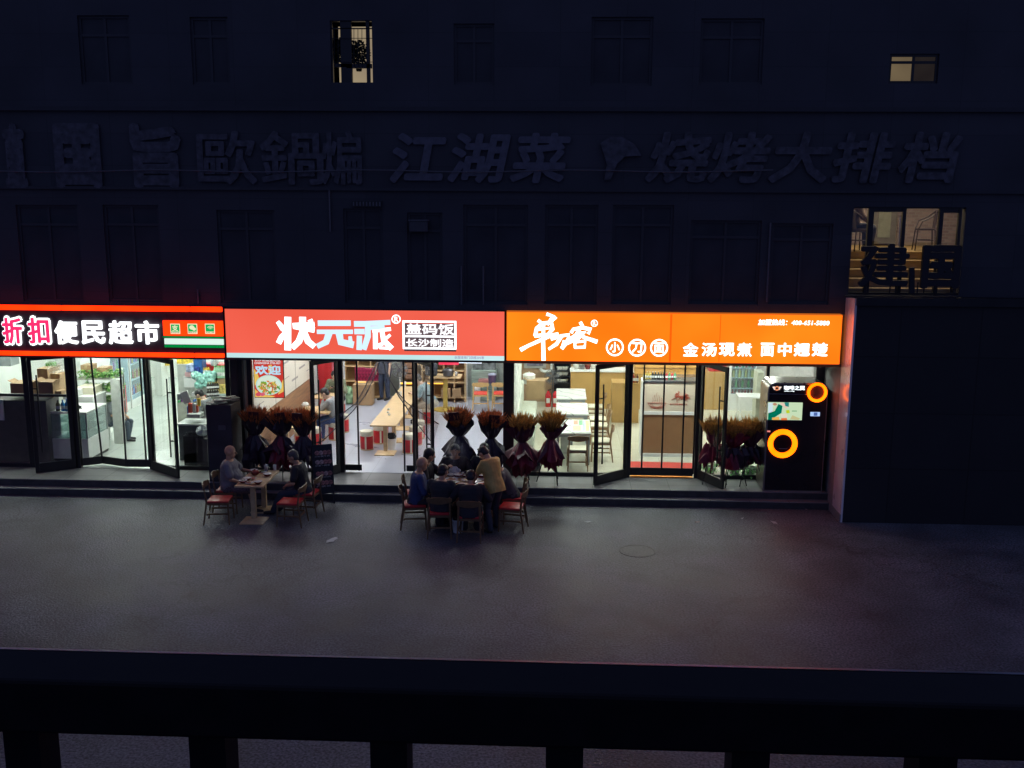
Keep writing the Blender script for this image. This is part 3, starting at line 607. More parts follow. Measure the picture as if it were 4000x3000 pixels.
# ------------------------------------------------------------------ ceiling lights inside the shops
cl = None; n_ = 0
for xs, ys, mm in (((-12.6,-10.6,-8.4),(1.2,4,7,9.6),M_LAMP),((-5.6,-2.4),(1.0,3.0,5.2,7.4),M_LAMPW),((.2,2.4,4.5),(1.0,3.4,6.2),M_LAMP)):
    nm = {-12.6:'supermarket',-5.6:'middle restaurant',.2:'noodle restaurant'}[xs[0]]
    for x in xs:
        for y in ys:
            t = thing('ceiling_light', 'flat white ceiling light inside the %s' % nm, 'light', (x,y,3.24), group='ceiling lights of the %s' % nm)
            MB().box(-.32,.32,-.32,.32,.03,.06).build('housing', M_WHITE, t); MB().box(-.3,.3,-.3,.3,0,.03).build('diffuser', mm, t)

# ------------------------------------------------------------------ near railing of the viewer's gallery
ra = thing('railing', 'black metal railing with square balusters across the bottom edge of the view', 'railing', (0,-20.3,5.0))
p0 = onY('P',2000,2582,-20.30); p1 = onY('P',2000,2680,-20.365); p2 = onY('P',2000,2922,-20.37)
M_RAIL = mat('glossy_dark_rail',(.006,.006,.008),.55,var=.2,scale=30,spec=.15)
MB().box(-3,3,-20.37,-20.30,p2.z,p0.z,bev=.004).build('top_rail', M_RAIL, ra, world=True)
c0_ = p0; MB().add([(-3,-20.292,p0.z-.0027),(3,-20.292,p0.z-.0027),(3,-20.303,p0.z+.0006),(-3,-20.303,p0.z+.0006),(-3,-20.292,p0.z-.02),(3,-20.292,p0.z-.02)],[(0,1,2,3),(4,5,1,0)]).build('highlight_strip', mat('highlight_steel',(.30,.33,.38),.42,.6,var=.5,scale=14,vscale=(.6,1,1)), ra, world=True)  # tilted facet added to mirror the lit signs as a bright line
for px in (-560,125,835,1530,2205,2920,3640,4340):
    c_ = onY('P',px,2900,-20.335); MB().box(c_.x-.019,c_.x+.019,-20.355,-20.315,p0.z-1.0,p2.z).build('baluster', M_RAIL, ra, world=True)
struct('balcony_floor', MB().box(-4,4,-23,-20.2,CAMH-1.8,CAMH-1.55), M_ANNEX)
# ------------------------------------------------------------------ furniture
def chair(loc=(0,0,0), rz=0, label='', group=None, wood=None, seatm=None, name='chair', back='curved'):
    """wooden dining chair, facing +y; seat top .46, back top .80"""
    w = wood or M_WOODD; t = thing(name, label, 'chair', loc, rz, group)
    MB().box(-.21,.21,-.2,.22,.435,.48,bev=.018).build('seat', seatm or M_RED, t, smooth=True)
    f = MB(); f.bar((-.19,.2,.42),(.19,.2,.42),.03,.05); f.bar((-.18,-.18,.42),(.18,-.18,.42),.03,.05)
    for s in (-1,1): f.bar((s*.19,-.18,.42),(s*.19,.2,.42),.03,.05); f.bar((s*.2,-.2,.22),(s*.2,.2,.22),.022,.03)
    f.bar((-.19,-.2,.2),(.19,-.2,.2),.022,.03)
    f.build('seat_frame', w, t)
    for s in (-1,1):
        MB().tube([(s*.2,.2,.44),(s*.215,.22,0)], [.02,.014], 8).build('leg', w, t, smooth=True)
        MB().tube([(s*.19,-.25,.80),(s*.2,-.2,.46),(s*.22,-.27,0)], [.014,.02,.014], 8).build('leg', w, t, smooth=True)
    b = MB(); n = 12; vs = []
    for i in range(n+1):
        u = -1+2*i/n; x = u*.235; y = -.235-.055*(1-u*u)-(.0 if back == 'curved' else 0); h = .085*(1-.55*u*u); z = .74
        for (dy, dz) in ((-.009,-h*.8),(.009,-h*.8),(.009,h),(-.009,h)): vs.append((x, y+dy-dz*.12, z+dz*.9))
    fs = [(4*i+j, 4*i+(j+1)%4, 4*i+4+(j+1)%4, 4*i+4+j) for i in range(n) for j in range(4)]+[(0,1,2,3),(4*n+3,4*n+2,4*n+1,4*n)]
    b.add(vs, fs).build('backrest', w, t, smooth=True, fix=True)
    return t
def dining_table(x0, x1, y0, y1, label, zt=.75, base_y=None, wood=None, z0=0., name='table', group=None, px=None):
    w = wood or M_WOOD; cx_, cy_ = (x0+x1)/2, (y0+y1)/2
    t = thing(name, label, 'table', (cx_,cy_,z0), group=group)
    MB().box(x0,x1,y0,y1,z0+zt-.035,z0+zt,bev=.004).build('tabletop', w, t, world=True)
    for by_ in (base_y or [cy_]):
        bx0 = px if px is not None else cx_
        MB().box(bx0-.045,bx0+.045,by_-.045,by_+.045,z0+.06,z0+zt-.035).build('post', w, t, world=True)
        b = MB(); a = .23
        b.add([(bx0-a,by_-a,z0),(bx0+a,by_-a,z0),(bx0+a,by_+a,z0),(bx0-a,by_+a,z0),(bx0-a,by_-a,z0+.02),(bx0+a,by_-a,z0+.02),(bx0+a,by_+a,z0+.02),(bx0-a,by_+a,z0+.02),
               (bx0-.05,by_-.05,z0+.065),(bx0+.05,by_-.05,z0+.065),(bx0+.05,by_+.05,z0+.065),(bx0-.05,by_+.05,z0+.065)],
              [(0,3,2,1),(0,1,5,4),(1,2,6,5),(2,3,7,6),(3,0,4,7),(4,5,9,8),(5,6,10,9),(6,7,11,10),(7,4,8,11),(8,9,10,11)])
        b.build('base', w, t, world=True)
    return t
M_BOWLR = mat('dark_red_lacquer',(.16,.015,.015),.25,var=.1); M_POR = mat('white_porcelain',(.75,.74,.7),.2,var=.03)
FOODS = [mat('chilli_food',(.42,.07,.02),.5,var=.6,scale=60,bump=.6), mat('green_food',(.14,.22,.04),.5,var=.6,scale=60,bump=.6), mat('noodle_food',(.55,.36,.14),.5,var=.4,scale=60,bump=.6), mat('meat_food',(.30,.12,.06),.5,var=.5,scale=60,bump=.6), mat('rice_food',(.7,.66,.55),.6,var=.15,scale=60,bump=.4)]
def bowl(x, y, z, r, label, outer=M_BOWLR, food=0, flat=False, group=None, name=None, cat=None):
    t = thing(name or ('plate' if flat else 'bowl'), label, cat or ('plate' if flat else 'bowl'), (x,y,z), group=group)
    h = r*(.22 if flat else .62)
    MB().lathe([(r*.45,0),(r*.5,.002),(r*.92,h*.7),(r,h),(r*.94,h),(r*.8,h*.6)], (0,0,0), 18).build('body', outer, t, smooth=True)
    MB().lathe([(r*.95,h*.98),(r*1.0,h*1.06),(r*.93,h*1.06)], (0,0,0), 18).build('rim', M_POR, t, smooth=True)
    f = MB(); n = 14; rr = random.Random(int(x*1000+y*77))
    vs = [(0,0,h*.95+.012)]+[(r*.5*cos(2*pi*i/n)*rr.uniform(.8,1.1), r*.5*sin(2*pi*i/n), h*.9+rr.uniform(0,.02)) for i in range(n)]+[(r*.88*cos(2*pi*i/n), r*.88*sin(2*pi*i/n), h*.72) for i in range(n)]
    fs = [(0,1+i,1+(i+1)%n) for i in range(n)]+[(1+i,1+n+i,1+n+(i+1)%n,1+(i+1)%n) for i in range(n)]
    f.add(vs, fs).build('food', FOODS[food], t, smooth=True)
    return t
def cup(x, y, z, label, m=None, r=.035, h=.11, group=None, name='cup'):
    t = thing(name, label, name.split('_')[-1], (x,y,z), group=group)
    MB().lathe([(r*.75,0),(r,h),(r*.9,h),(r*.66,.008)], n=14).build('body', m or glass('cup_glass',(.85,.9,.9),haze=.25), t, smooth=True)
    MB().lathe([(r*.6,.01),(r*.8,h*.6)], n=12).build('drink', mat('tea',(.35,.12,.05),.2), t, smooth=True); return t

# --- first outdoor table
dining_table(-6.17,-5.61,-2.7,-1.52,'light wood pavement table with red bowls between the bald man and the man in black', base_y=[-2.55,-1.84], px=-5.72-.13, wood=M_WOOD)
tb = [((625,650),.085,1,'red bowl at the near left corner of the bald man\'s table'),((840,665),.085,4,'red bowl at the near right corner of the bald man\'s table'),((685,612),.08,4,'small red bowl with white rim behind the near left bowl on the bald man\'s table'),((975,555),.085,4,'red bowl at the right edge of the bald man\'s table'),((780,500),.085,4,'red bowl with white rim at the far left of the bald man\'s table')]
for (x,y),r,fd,lb in tb: p = onZ('E',x,y,.80); bowl(p.x,p.y,.75,r,lb,food=fd,group='dark red bowls on the bald man\'s table')
for (x,y),r,fd,lb in (((770,618),.07,0,'small plate of red chilli in the middle of the bald man\'s table'),((715,680),.085,3,'flat red plate of food at the near edge of the bald man\'s table'),((900,520),.09,1,'flat plate of greens at the far side of the bald man\'s table')):
    p = onZ('E',x,y,.77); bowl(p.x,p.y,.75,r,lb,food=fd,flat=True,group='plates on the bald man\'s table')
p = onZ('E',800,575,.75); 
t = thing('teapot','dark red round pot in the middle of the bald man\'s table','pot',(p.x,p.y,.75))
MB().lathe([(.04,0),(.075,.03),(.08,.07),(.05,.1),(.015,.11),(.015,.125)],n=16).build('body',M_BOWLR,t,smooth=True); MB().tube([(.07,0,.05),(.11,0,.07),(.125,0,.1)],[.014,.01,.008],8).build('spout',M_BOWLR,t,smooth=True)
p = onZ('E',960,520,.75); cup(p.x,p.y,.75,'tall iced tea glass at the far end of the bald man\'s table',r=.045,h=.14,name='drinking_glass')
p = onZ('E',1000,500,.75); cup(p.x+.12,p.y,.75,'small paper cup beside the tall iced tea glass',m=M_WHITE)
t = thing('chopsticks','pair of chopsticks on the near edge of the bald man\'s table','chopsticks',(-5.8,-2.62,.752)); MB().bar((-.1,0,.004),(.1,.03,.004),.006).build('stick',M_WOODD,t); MB().bar((-.1,-.015,.004),(.1,.012,.004),.006).build('stick',M_WOODD,t)

CH = 'wooden chairs with red seats on the pavement'
chair((-6.5,-2.62,0), radians(-84), 'empty red seated chair at the near left corner of the bald man\'s table', CH, wood=mat('chair_oak',(.17,.10,.05),.4,var=.2,scale=9))
c0 = [o for o in COL.objects if o.name.startswith('chair') and o.type == 'EMPTY'][0]
cc = lambda x, y, rz, lb: copy_tree(c0, loc=(x,y,0), rz=radians(rz), label=lb)
cc(-6.55,-1.93,-88,'chair under the bald man in grey')
cc(-5.08,-2.68,86,'empty red seated chair at the near right corner of the bald man\'s table')
cc(-4.92,-2.05,84,'chair carrying the man in black beside the menu board')
# --- second outdoor table and its chairs
dining_table(-2.22,-1.28,-2.72,-1.72,'square light wood pavement table crowded with dishes and eight diners', base_y=[-2.2], wood=M_WOOD)
cc(-2.68,-2.68,-82,'chair of the man in the blue jacket at the crowded table')
cc(-2.74,-1.95,-80,'chair of the man in black at the far left of the crowded table')
cc(-2.14,-3.12,4,'near left chair seen from behind, under the diner with bare forearm')
cc(-1.55,-3.30,-2,'near right chair seen from behind, under the broad diner in dark clothes')
cc(-.80,-2.72,80,'empty red seated chair behind the standing man in yellow')
cc(-.82,-2.1,94,'chair of the diner in grey at the right end of the crowded table')
cc(-2.05,-1.28,178,'chair of the diner half hidden by steam behind the crowded table')
cc(-1.45,-1.26,184,'chair of the diner behind the bowed head of the standing man')
dishes = [('bowl',(920,605),.10,4),('bowl',(1220,606),.13,2),('plate',(1165,655),.16,0),('plate',(815,690),.15,3),('bowl',(850,740),.1,1),('plate',(1110,700),.13,4),('bowl',(1085,735),.09,0),('plate',(1190,740),.12,0),('bowl',(820,640),.09,4),('bowl',(1070,625),.085,0),('plate',(900,650),.09,4),('bowl',(1125,775),.08,4),('plate',(780,750),.1,0),('bowl',(890,790),.07,4),('bowl',(1010,600),.07,2),('plate',(760,700),.09,0),('plate',(1010,690),.11,2),('bowl',(960,760),.08,0),('plate',(1230,680),.09,4)]
where = ['beyond the tall dark head, far edge','far right, white rimmed under the bowed man','right of centre, heaped with chilli','left side, heaped with meat','left of centre with greens','centre right, pale food','near the right front','at the right near edge, red food','at the far left','far side, right of centre','behind the left plate','at the near edge, right','at the near left corner','near edge between the two front diners','far edge behind the near right diner','left edge, small and red','centre, pale noodles','front edge, left of the near right diner\'s head','right edge under the bowed man']
for (k,(x,y),r,fd),wr in zip(dishes, where):
    p = onZ('F',x,y,.79); px_ = min(max(p.x,-2.22+r),-1.28-r); py_ = min(max(p.y,-2.72+r),-1.72-r)
    bowl(px_,py_,.75,r,('red rimmed bowl on the crowded table, ' if k == 'bowl' else 'plate on the crowded table, ')+wr,outer=M_BOWLR if k == 'bowl' or fd == 0 else M_POR,food=fd,flat=(k == 'plate'),group='dishes on the crowded table')
for i,(x,y,lb) in enumerate(((845,755,'steel square tin near the left front diner'),(1035,660,'beer glass at the middle of the crowded table'),(960,640,'tea glass at the far middle of the crowded table'))):
    p = onZ('F',x,y,.8); cup(p.x,p.y,.75,lb,name='drinking_glass')
p = onZ('F',835,600,.8); t = thing('plastic_bag','crumpled clear bag at the far left corner of the crowded table','bag',(p.x+.05,p.y-.05,.75))
def crumple(r, seed, n=14, m_=8, sz=1.):
    rr = random.Random(seed); mb = MB(); mb.ell((0,0,r*.7*sz),(r,r*.8,r*.7*sz),n,m_); mb.v = [tuple(Vector(v)*rr.uniform(.82,1.14)) for v in mb.v]; return mb
crumple(.12,3).build('bag_body', mat('frosted_bag',(.6,.62,.66),.3,var=.2), t)
# things on the ground
for x,y,s,lb,m_ in ((985,1470-170,.0,'',None),): pass
t = thing('stool_bag','pale cloth bag on the ground behind the standing man in yellow','bag',(-1.15,-2.55,0)); crumple(.17,5,sz=1.3).build('bag_body', mat('tan_bag',(.36,.26,.17),.7), t)
t = thing('waste_bin','small bin with a black liner under the crowded table','bin',(-1.82,-2.95,0)); MB().lathe([(.09,0),(.12,.26),(.11,.26),(.085,.01)],n=16).build('body',M_WHITE,t,smooth=True); crumple(.1,8).build('liner',M_BLACK,t).location = (0,0,.2)
for i,(c,x,y,r,lb) in enumerate((('D',920,1615,.06,'small pale crumpled litter on the street right of centre'),('D',600,1640,.07,'thin white scrap on the street below the entrance under the orange sign'),('D',1150,1645,.12,'flat reddish scrap of litter on the street below the vending machine'),('D',490,1525,.035,'tiny white scrap by the step under the orange sign'),('D',1380,1550,.05,'dull scrap by the step below the vending machine'),('E',1900,1520,.16,'flat plastic film lying on the street below the menu board'),('P',2300,2040,.09,'white streak of litter on the street below the flower stands'),('P',500,2115,.05,'pale scrap on the street at the left'))):
    p = onZ(c,x,y,0); t = thing('litter',lb,'litter',(p.x,p.y,.0),R.uniform(0,3)); rr = random.Random(i); mb = MB(); n = 10
    vs = [(0,0,.012)]+[(r*cos(2*pi*k/n)*rr.uniform(.5,1.3),r*.4*sin(2*pi*k/n)*rr.uniform(.5,1.3),rr.uniform(.003,.02)) for k in range(n)]
    mb.add(vs,[(0,1+k,1+(k+1)%n) for k in range(n)]).build('scrap',mat('litter_%d'%(i%3),((.5,.5,.52),(.4,.28,.25),(.45,.47,.5))[i%3],.4,bump=.3),t)
# manhole cover and pipes
p = onZ('P',2490,2152,0); t = thing('manhole_cover','round iron manhole cover in the street, right of centre','manhole cover',(p.x,p.y,0)); MB().lathe([(.33,0),(.33,.006),(.30,.009),(.29,.004),(.02,.005)],n=36).build('lid',mat('cast_iron',(.085,.083,.085),.6,.0,var=.5,scale=20,bump=.5),t)
for x,y0,y1,lb in ((1286,742,905,'thin pale pipe on the wall above the red sign'),(1802,1040,1190,'left of two short pale pipes on the wall just above the red sign'),(1888,1040,1190,'right of two short pale pipes on the wall just above the red sign'),(772,1130,1185,'short pipe on the wall above the supermarket sign'),(3010,870,1180,'dark pipe on the wall above the phone number of the orange sign')):
    a = onY('P',x,y0,-1.34); b_ = onY('P',x+6,y1,-1.34); t = thing('wall_pipe',lb,'pipe',(a.x,-1.34,b_.z)); MB().tube([a,Vector((a.x,-1.34,b_.z))],.018,8).build('tube',mat('galvanised_pipe',(.13,.13,.15),.5,.3),t,world=True)
    MB().box(a.x-.03,a.x+.03,-1.345,-1.30,(a.z+b_.z)/2-.015,(a.z+b_.z)/2+.015).build('clamp',M_FRAME,t,world=True)
a = pbox('P',1375,785,1490,808,-1.36); t = thing('vent_grille','pale slatted vent grille on the wall high above the red sign','vent',((a[0]+a[1])/2,-1.36,a[2])); MB().box(a[0],a[1],-1.36,-1.3,a[2],a[3]).build('frame',M_FRAME,t,world=True)
for k in range(9): x = a[0]+.03+k*(a[1]-a[0]-.06)/8; MB().box(x-.012,x+.012,-1.37,-1.36,a[2]+.015,a[3]-.015).build('slat',mat('galvanised_pipe'),t,world=True)
a = pbox('P',1600,862,1672,905,-1.36); t = thing('junction_box','grey metal junction box on the wall above the red sign','box',((a[0]+a[1])/2,-1.36,a[2])); MB().box(a[0],a[1],-1.42,-1.3,a[2],a[3],bev=.01).build('body',mat('dull_grey_box',(.06,.06,.075),.5),t,world=True); MB().box(a[0]-.02,a[1]+.02,-1.44,-1.3,a[3],a[3]+.02).build('lid',mat('galvanised_pipe'),t,world=True)
t = thing('cable','thin cable sagging along the middle of the upper wall across the big lettering','cable',(-2,-1.42,6.75)); MB().tube([onY('P',x,668+4*sin(x/130.),-1.42) for x in range(-100,3100,80)],.012,6).build('sheath',mat('galvanised_pipe'),t,world=True)
# menu board
p = onZ('E',1660,1010,0); q = onZ('E',1950,980,0); rz = math.atan2(q.y-p.y,q.x-p.x); w_ = (q-p).length
t = thing('menu_board','black folding menu board with two rows of food photos by the middle restaurant door','menu board',(p.x,p.y,0),rz)
tilt = Matrix.Rotation(radians(-9),4,'X'); tilt2 = Matrix.Translation((0,.42,0)) @ Matrix.Rotation(radians(9),4,'X')
MB().box(0,w_,-.012,.012,.22,1.22,tilt,bev=.004).build('panel',M_BLACK,t)
f = MB(); 
for x in (0,w_-.03): f.box(x,x+.03,-.016,.016,0,1.24,tilt); f.box(x,x+.03,-.016,.016,0,1.22,tilt2)
f.box(0,w_,-.016,.016,1.21,1.24,tilt); f.build('frame',M_FRAME,t)
DIM = mat('menu_photo_a',(.42,.17,.14),.35,var=.7,scale=30),mat('menu_photo_b',(.5,.33,.28),.35,var=.7,scale=40),mat('menu_photo_c',(.3,.12,.10),.35,var=.7,scale=25)
rr = random.Random(4)
for r_ in range(4):
    for k in range(4):
        x = .05+k*(w_-.09)/4; z = 1.13-r_*.19-(.05 if r_ > 1 else 0)
        MB().lathe([(.048,0),(.05,.004),(.03,.006)],n=12).build('dish_photo',DIM[rr.randrange(3)],t).matrix_local = tilt @ Matrix.Translation((x+.05,-.014,z-.06)) @ Matrix.Rotation(pi/2,4,'X')
text_lines = ['小炒黄牛肉','农家一碗香','辣椒炒肉','外婆菜']
for r_ in range(4):
    me = text_mesh(text_lines[r_],.05,w_-.06,1.13-r_*.19-(.05 if r_>1 else 0)-.15,1.13-r_*.19-(.05 if r_>1 else 0)-.115,-.013,depth=.002); link_mesh('menu_line',me,mat('menu_ink',(.55,.5,.45),.6),t).matrix_local = tilt
# cabinet with newspapers between the shops
a = onZ('A',1595,1430,.3); b_ = onY('A',1757,830,-.93)
t = thing('cabinet','tall dark covered cabinet with newspapers on top between the supermarket and the restaurant','cabinet',((a.x+b_.x)/2,-.5,.3))
MB().box(a.x,b_.x,-.92,-.25,.3,1.96,bev=.015).build('body',mat('dark_cabinet_cover',(.035,.033,.04),.65,var=.3,scale=3,bump=.3),t,world=True)
g = onY('A',1665,1000,-.925); h = onY('A',1720,1035,-.925); MB().box(g.x,h.x,-.935,-.92,h.z,g.z).build('nameplate',mat('faded_plate',(.09,.09,.1),.5),t,world=True)
t = thing('newspapers','loose crumpled newspapers on top of the tall dark cabinet','newspaper',((a.x+b_.x)/2,-.58,1.96)); mb = MB(); rr = random.Random(2)
for k in range(9):
    M_ = Matrix.Translation((rr.uniform(-.14,.14),rr.uniform(-.25,.22),.012+k*.008)) @ Euler((rr.uniform(-.12,.12),rr.uniform(-.15,.15),rr.uniform(0,3))).to_matrix().to_4x4()
    mb.box(-.13,.13,-.09,.09,0,.012,M_)
mb.build('sheets',mat('newsprint',(.42,.40,.34),.8,var=.5,scale=45),t)

# ------------------------------------------------------------------ flower stands
M_WR = mat('maroon_wrapping_paper',(.20,.012,.035),.38,var=.25,scale=5,bump=.2); M_WB = mat('black_wrapping_paper',(.030,.018,.032),.38,var=.25,scale=5,bump=.2)
M_WP = mat('pink_satin_paper',(.34,.07,.10),.35,var=.2); M_EAR = mat('golden_dried_ears',(.55,.30,.07),.75,var=.5,scale=30); M_EARR = mat('rusty_dried_ears',(.52,.16,.045),.75,var=.5,scale=30); M_CARDR = mat('dark_red_card',(.07,.008,.014),.5)
def flower_stand(c, x, y, label, seed, ears=M_EAR, wr=M_WB, sk=M_WR, card=True, H=1.78, wid=1., z=.3, foot=None, up_=0.):
    p = foot or onZ(c,x,y,z); t = thing('flower_stand', label, 'flower stand', (p.x,p.y,z), R.uniform(0,6), 'opening day flower stands in front of the shops'); rr = random.Random(seed)
    for k in range(3):
        a = 2*pi*k/3+.3; MB().tube([(0.03*cos(a),.03*sin(a),1.0),(.30*cos(a),.30*sin(a),0)],.012,6).build('leg',M_BLACK,t)
    def paper(prof, m_, name, n=22, jag=.12, seed2=0):
        r2 = random.Random(seed*7+seed2); vs = []; fs = []; k = len(prof)
        ph = r2.uniform(0,6); 
        for i,(r_,zz,j) in enumerate(prof):
            for q in range(n):
                a = 2*pi*q/n; s = 1+j*(1 if q % 2 else -1)*.5+r2.uniform(-j,j)*.5+j*.7*sin(3*a+ph)
                vs.append((r_*s*cos(a)*wid, r_*s*sin(a)*wid, zz+(r2.uniform(-.05,.05)+(.06 if q % 4 == 0 else -.03))*(j/.3 if j > .15 else 0)))
        for i in range(k-1): fs += [(i*n+q,i*n+(q+1)%n,(i+1)*n+(q+1)%n,(i+1)*n+q) for q in range(n)]
        return MB().add(vs, fs).build(name, m_, t)
    vw = rr.uniform(.88,1.18); vh = rr.uniform(-.05,.08)
    paper([(.07,H-.70,.05),(.13,H-.64,.1),(.19*vw,H-.52,.16),(.235*vw,H-.36+vh,.42)], wr, 'bouquet_paper', seed2=1)
    paper([(.08,H-.68,.05),(.15,H-.79,.12),(.21*vw,H-.96+up_,.2),(.26*vw,H-1.10-vh+up_,.3),(.17,H-1.27-vh+up_,.6)], sk, 'skirt_paper', seed2=2)
    paper([(.08,H-.67,.05),(.18,H-.83,.25),(.27*vw,H-1.02+vh,.45)], wr, 'skirt_paper', n=14, seed2=3)
    e = MB()
    for i in range(300):
        a = rr.uniform(0,2*pi); u = sqrt(rr.random()); tl = u*.66+rr.uniform(-.07,.07)
        d = Vector((sin(tl)*cos(a),sin(tl)*sin(a),cos(tl))); o = Vector((0,0,H-.66)); l = rr.uniform(.52,.64)*(1-.06*u)
        tip = o+d*l*rr.uniform(.92,1.1); b0 = o+d*l*.62; w = rr.uniform(.008,.017)
        e.tube([o+d*.15,b0,o+d*l*.8,tip],[.002,w*.5,w,.001],5,cap=False)
    e.build('dried_ears', ears, t)
    if card:
        cd = MB(); cd.box(-.11,.11,-.004,.004,-.09,.09,Matrix.Translation((0,0,0)))
        o = cd.build('card', M_CARDR, t); o.matrix_world = Matrix.Identity(4); fd = Vector((0,-1,0))
        t_inv = Matrix.Rotation(-t.rotation_euler.z,4,'Z'); o.matrix_basis = t_inv @ Matrix.Translation((rr.uniform(-.1,.1),-.26,H-.22)) @ Euler((.15,rr.uniform(-.3,.3),0)).to_matrix().to_4x4()
    return t
FT = 1.5
def foot_from_top(c, x, ytop, Y, H): p = onY(c,x,ytop,Y); return Vector((p.x,Y,.3)), p.z-.3
def fs(c, x, ytop, Y, label, seed, **k):
    f, h = foot_from_top(c,x,ytop,Y,0); return flower_stand(c,0,0,label,seed,foot=f,H=h,**k)
fs('B',295,880,-.45,'leftmost dried flower stand, next to the tall dark cabinet',1,ears=M_EARR,sk=M_WB,wid=1.08)
fs('B',505,888,-.5,'middle one of the three dried flower stands left of the restaurant door',2,ears=M_EARR,sk=M_WR)
fs('B',690,890,-.55,'dried flower stand against the open door leaf of the middle restaurant',3,ears=M_EARR,sk=M_WB,wid=.95)
fs('C',400,885,-.55,'large dried flower stand behind the crowded table, its ears half pale',4,ears=mat('rust_gold_ears',(.58,.22,.07),.7,var=.6,scale=30),sk=M_WB,wid=1.15)
fs('C',658,905,-.6,'dried flower stand with upright dark red card left of the pillar',5,ears=M_EARR,sk=M_WB,wid=.92)
fs('C',915,935,-.62,'maroon wrapped flower stand just right of the pillar between the restaurants',6,card=False,wr=mat('plum_paper',(.10,.02,.04),.4),sk=M_WR)
fs('C',1150,912,-.5,'maroon wrapped flower stand at the left window under the orange sign',7,card=False,wr=mat('plum_paper'),sk=M_WR)
fs('D',730,855,-.35,'flower stand partly hidden by the open door leaf under the orange sign',8,up_=.27,card=False,wr=M_WR,sk=M_WR,wid=.9)
fs('D',870,868,-.5,'maroon flower stand in the middle of the group beside the vending machine',9,up_=.29,card=False,wr=M_WR,sk=M_WB)
fs('D',990,862,-.4,'flower stand touching the left side of the vending machine',10,up_=.27,card=False,wr=mat('plum_paper'),sk=M_WB,wid=.9)
# leafy pots
for i,(x,y,lb) in enumerate(((690,1310,'leafy green plant in a pale pot by the door leaf under the orange sign'),(870,1315,'leafy green plant in a white pot under the maroon flower stands'),(985,1310,'leafy green plant in a white pot beside the vending machine'))):
    p = onZ('D',x,y,.3); t = thing('potted_plant',lb,'plant',(p.x,max(p.y,.12) if p.y > -.1 else .18,.3),group='leafy pots inside the window beside the vending machine'); rr = random.Random(i+40)
    t.location.y = .26
    MB().lathe([(.09,0),(.13,.2),(.12,.2),(.1,.02)],n=16).build('pot',M_WHITE,t,smooth=True); q = MB()
    for k in range(260):
        a = rr.uniform(0,2*pi); e = rr.uniform(.2,2.0); d = Vector((cos(a)*sin(e),sin(a)*sin(e),cos(e))); o = Vector((0,0,.2))+d*rr.uniform(.08,.34); s_ = rr.uniform(.035,.065); v = Vector((-sin(a),cos(a),rr.uniform(-.4,.4)))
        q.add([o,o+d*s_*.6+v*s_*.5,o+d*s_*1.5-Vector((0,0,.02)),o+d*s_*.6-v*s_*.5],[(0,1,2,3)])
    q.build('foliage',mat('green_leaf',(.08,.30,.06),.45,var=.5,scale=20),t)

# ------------------------------------------------------------------ vending machine
m0 = onZ('D',1065,1420,.3); MX0 = 4.30; MX1 = onY('D',1522,1000,-.93).x; MT = onY('D',1300,640,-.93).z; MYF = -.90
t = thing('vending_machine','black and silver coffee vending machine with two glowing orange rings beside the side wall','vending machine',((MX0+MX1)/2,MYF,.3))
def rr_poly(x0,x1,z0,z1,rc,n=8):
    P_ = [(x0,z0),(x1,z0)]
    P_ += [(x1-rc+rc*cos(a*pi/2/n), z1-rc+rc*sin(a*pi/2/n)) for a in range(n+1)]
    P_ += [(x0+rc+rc*cos(pi/2+a*pi/2/n), z1-rc+rc*sin(pi/2+a*pi/2/n)) for a in range(n+1)]
    return P_
MB().prism(rr_poly(MX0,MX1,.3,MT,.16),MYF,MYF+.75).build('body',mat('silver_shell',(.40,.37,.34),.3,.85,var=.1,scale=3),t,world=True,smooth=True)
MB().prism(rr_poly(MX0+.03,MX1-.02,.33,MT-.03,.13),MYF-.012,MYF).build('front_panel',mat('gloss_black_panel',(.015,.012,.018),.22,var=.2,scale=2),t,world=True,smooth=True)
F_ = MYF-.012
a, b_, c_, d = pbox('D',1095,714,1392,721,F_); MB().box(a,b_,F_-.006,F_,c_,d).build('trim',M_STEEL,t,world=True)
OR = emat_var('orange_ring_light',(4.0,.42,.0),(4.2,.58,.01),1.,3)
ring('D',1210,1073,108,71,F_,.03,OR,t,'light_ring'); ring('D',1458,705,72,52,F_-.05,.03,OR,t,'light_ring')
o = onY('D',1458,705,F_-.045); MB().tube([o+Vector((0,.045,0)),o],.19,32).build('ring_window',mat('amber_disc',(.20,.09,.04),.3,var=.6,scale=4),t,world=True)
o = onY('D',1210,1073,F_-.004); MB().tube([o+Vector((0,.004,0)),o],.195,32).build('cup_hatch',mat('dark_hatch',(.02,.008,.01),.2),t,world=True)
a, b_, c_, d = pbox('D',1185,1108,1245,1113,F_-.008); MB().box(a,b_,F_-.012,F_-.006,c_,d,bev=.002).build('hatch_lip',M_STEEL,t,world=True)
text('咖啡之翼', pbox('D',1222,656,1370,690,F_), F_, emat('machine_letter_light',(.85,.95,1),1.6), t, depth=.008, off=.04)
text('coffee wing', pbox('D',1222,692,1295,701,F_), F_, emat('machine_letter_light',(.85,.95,1),1.6), t, depth=.006, off=.05)
e = MB(); o = onY('D',1170,677,F_); k = .0027
for s in (-1,1): e.prism([(o.x+s*k*q, o.z+k*w) for q,w in ((8,-12),(20,-10),(36,14),(26,12),(24,18),(14,10),(10,16))], F_-.006, F_)
e.build('emblem',emat('emblem_light',(.9,.75,.68),1.),t,world=True,fix=True); ring('D',1170,676,17,9,F_,.009,emat('emblem_ring',(.85,.3,.15),1.),t,'emblem')
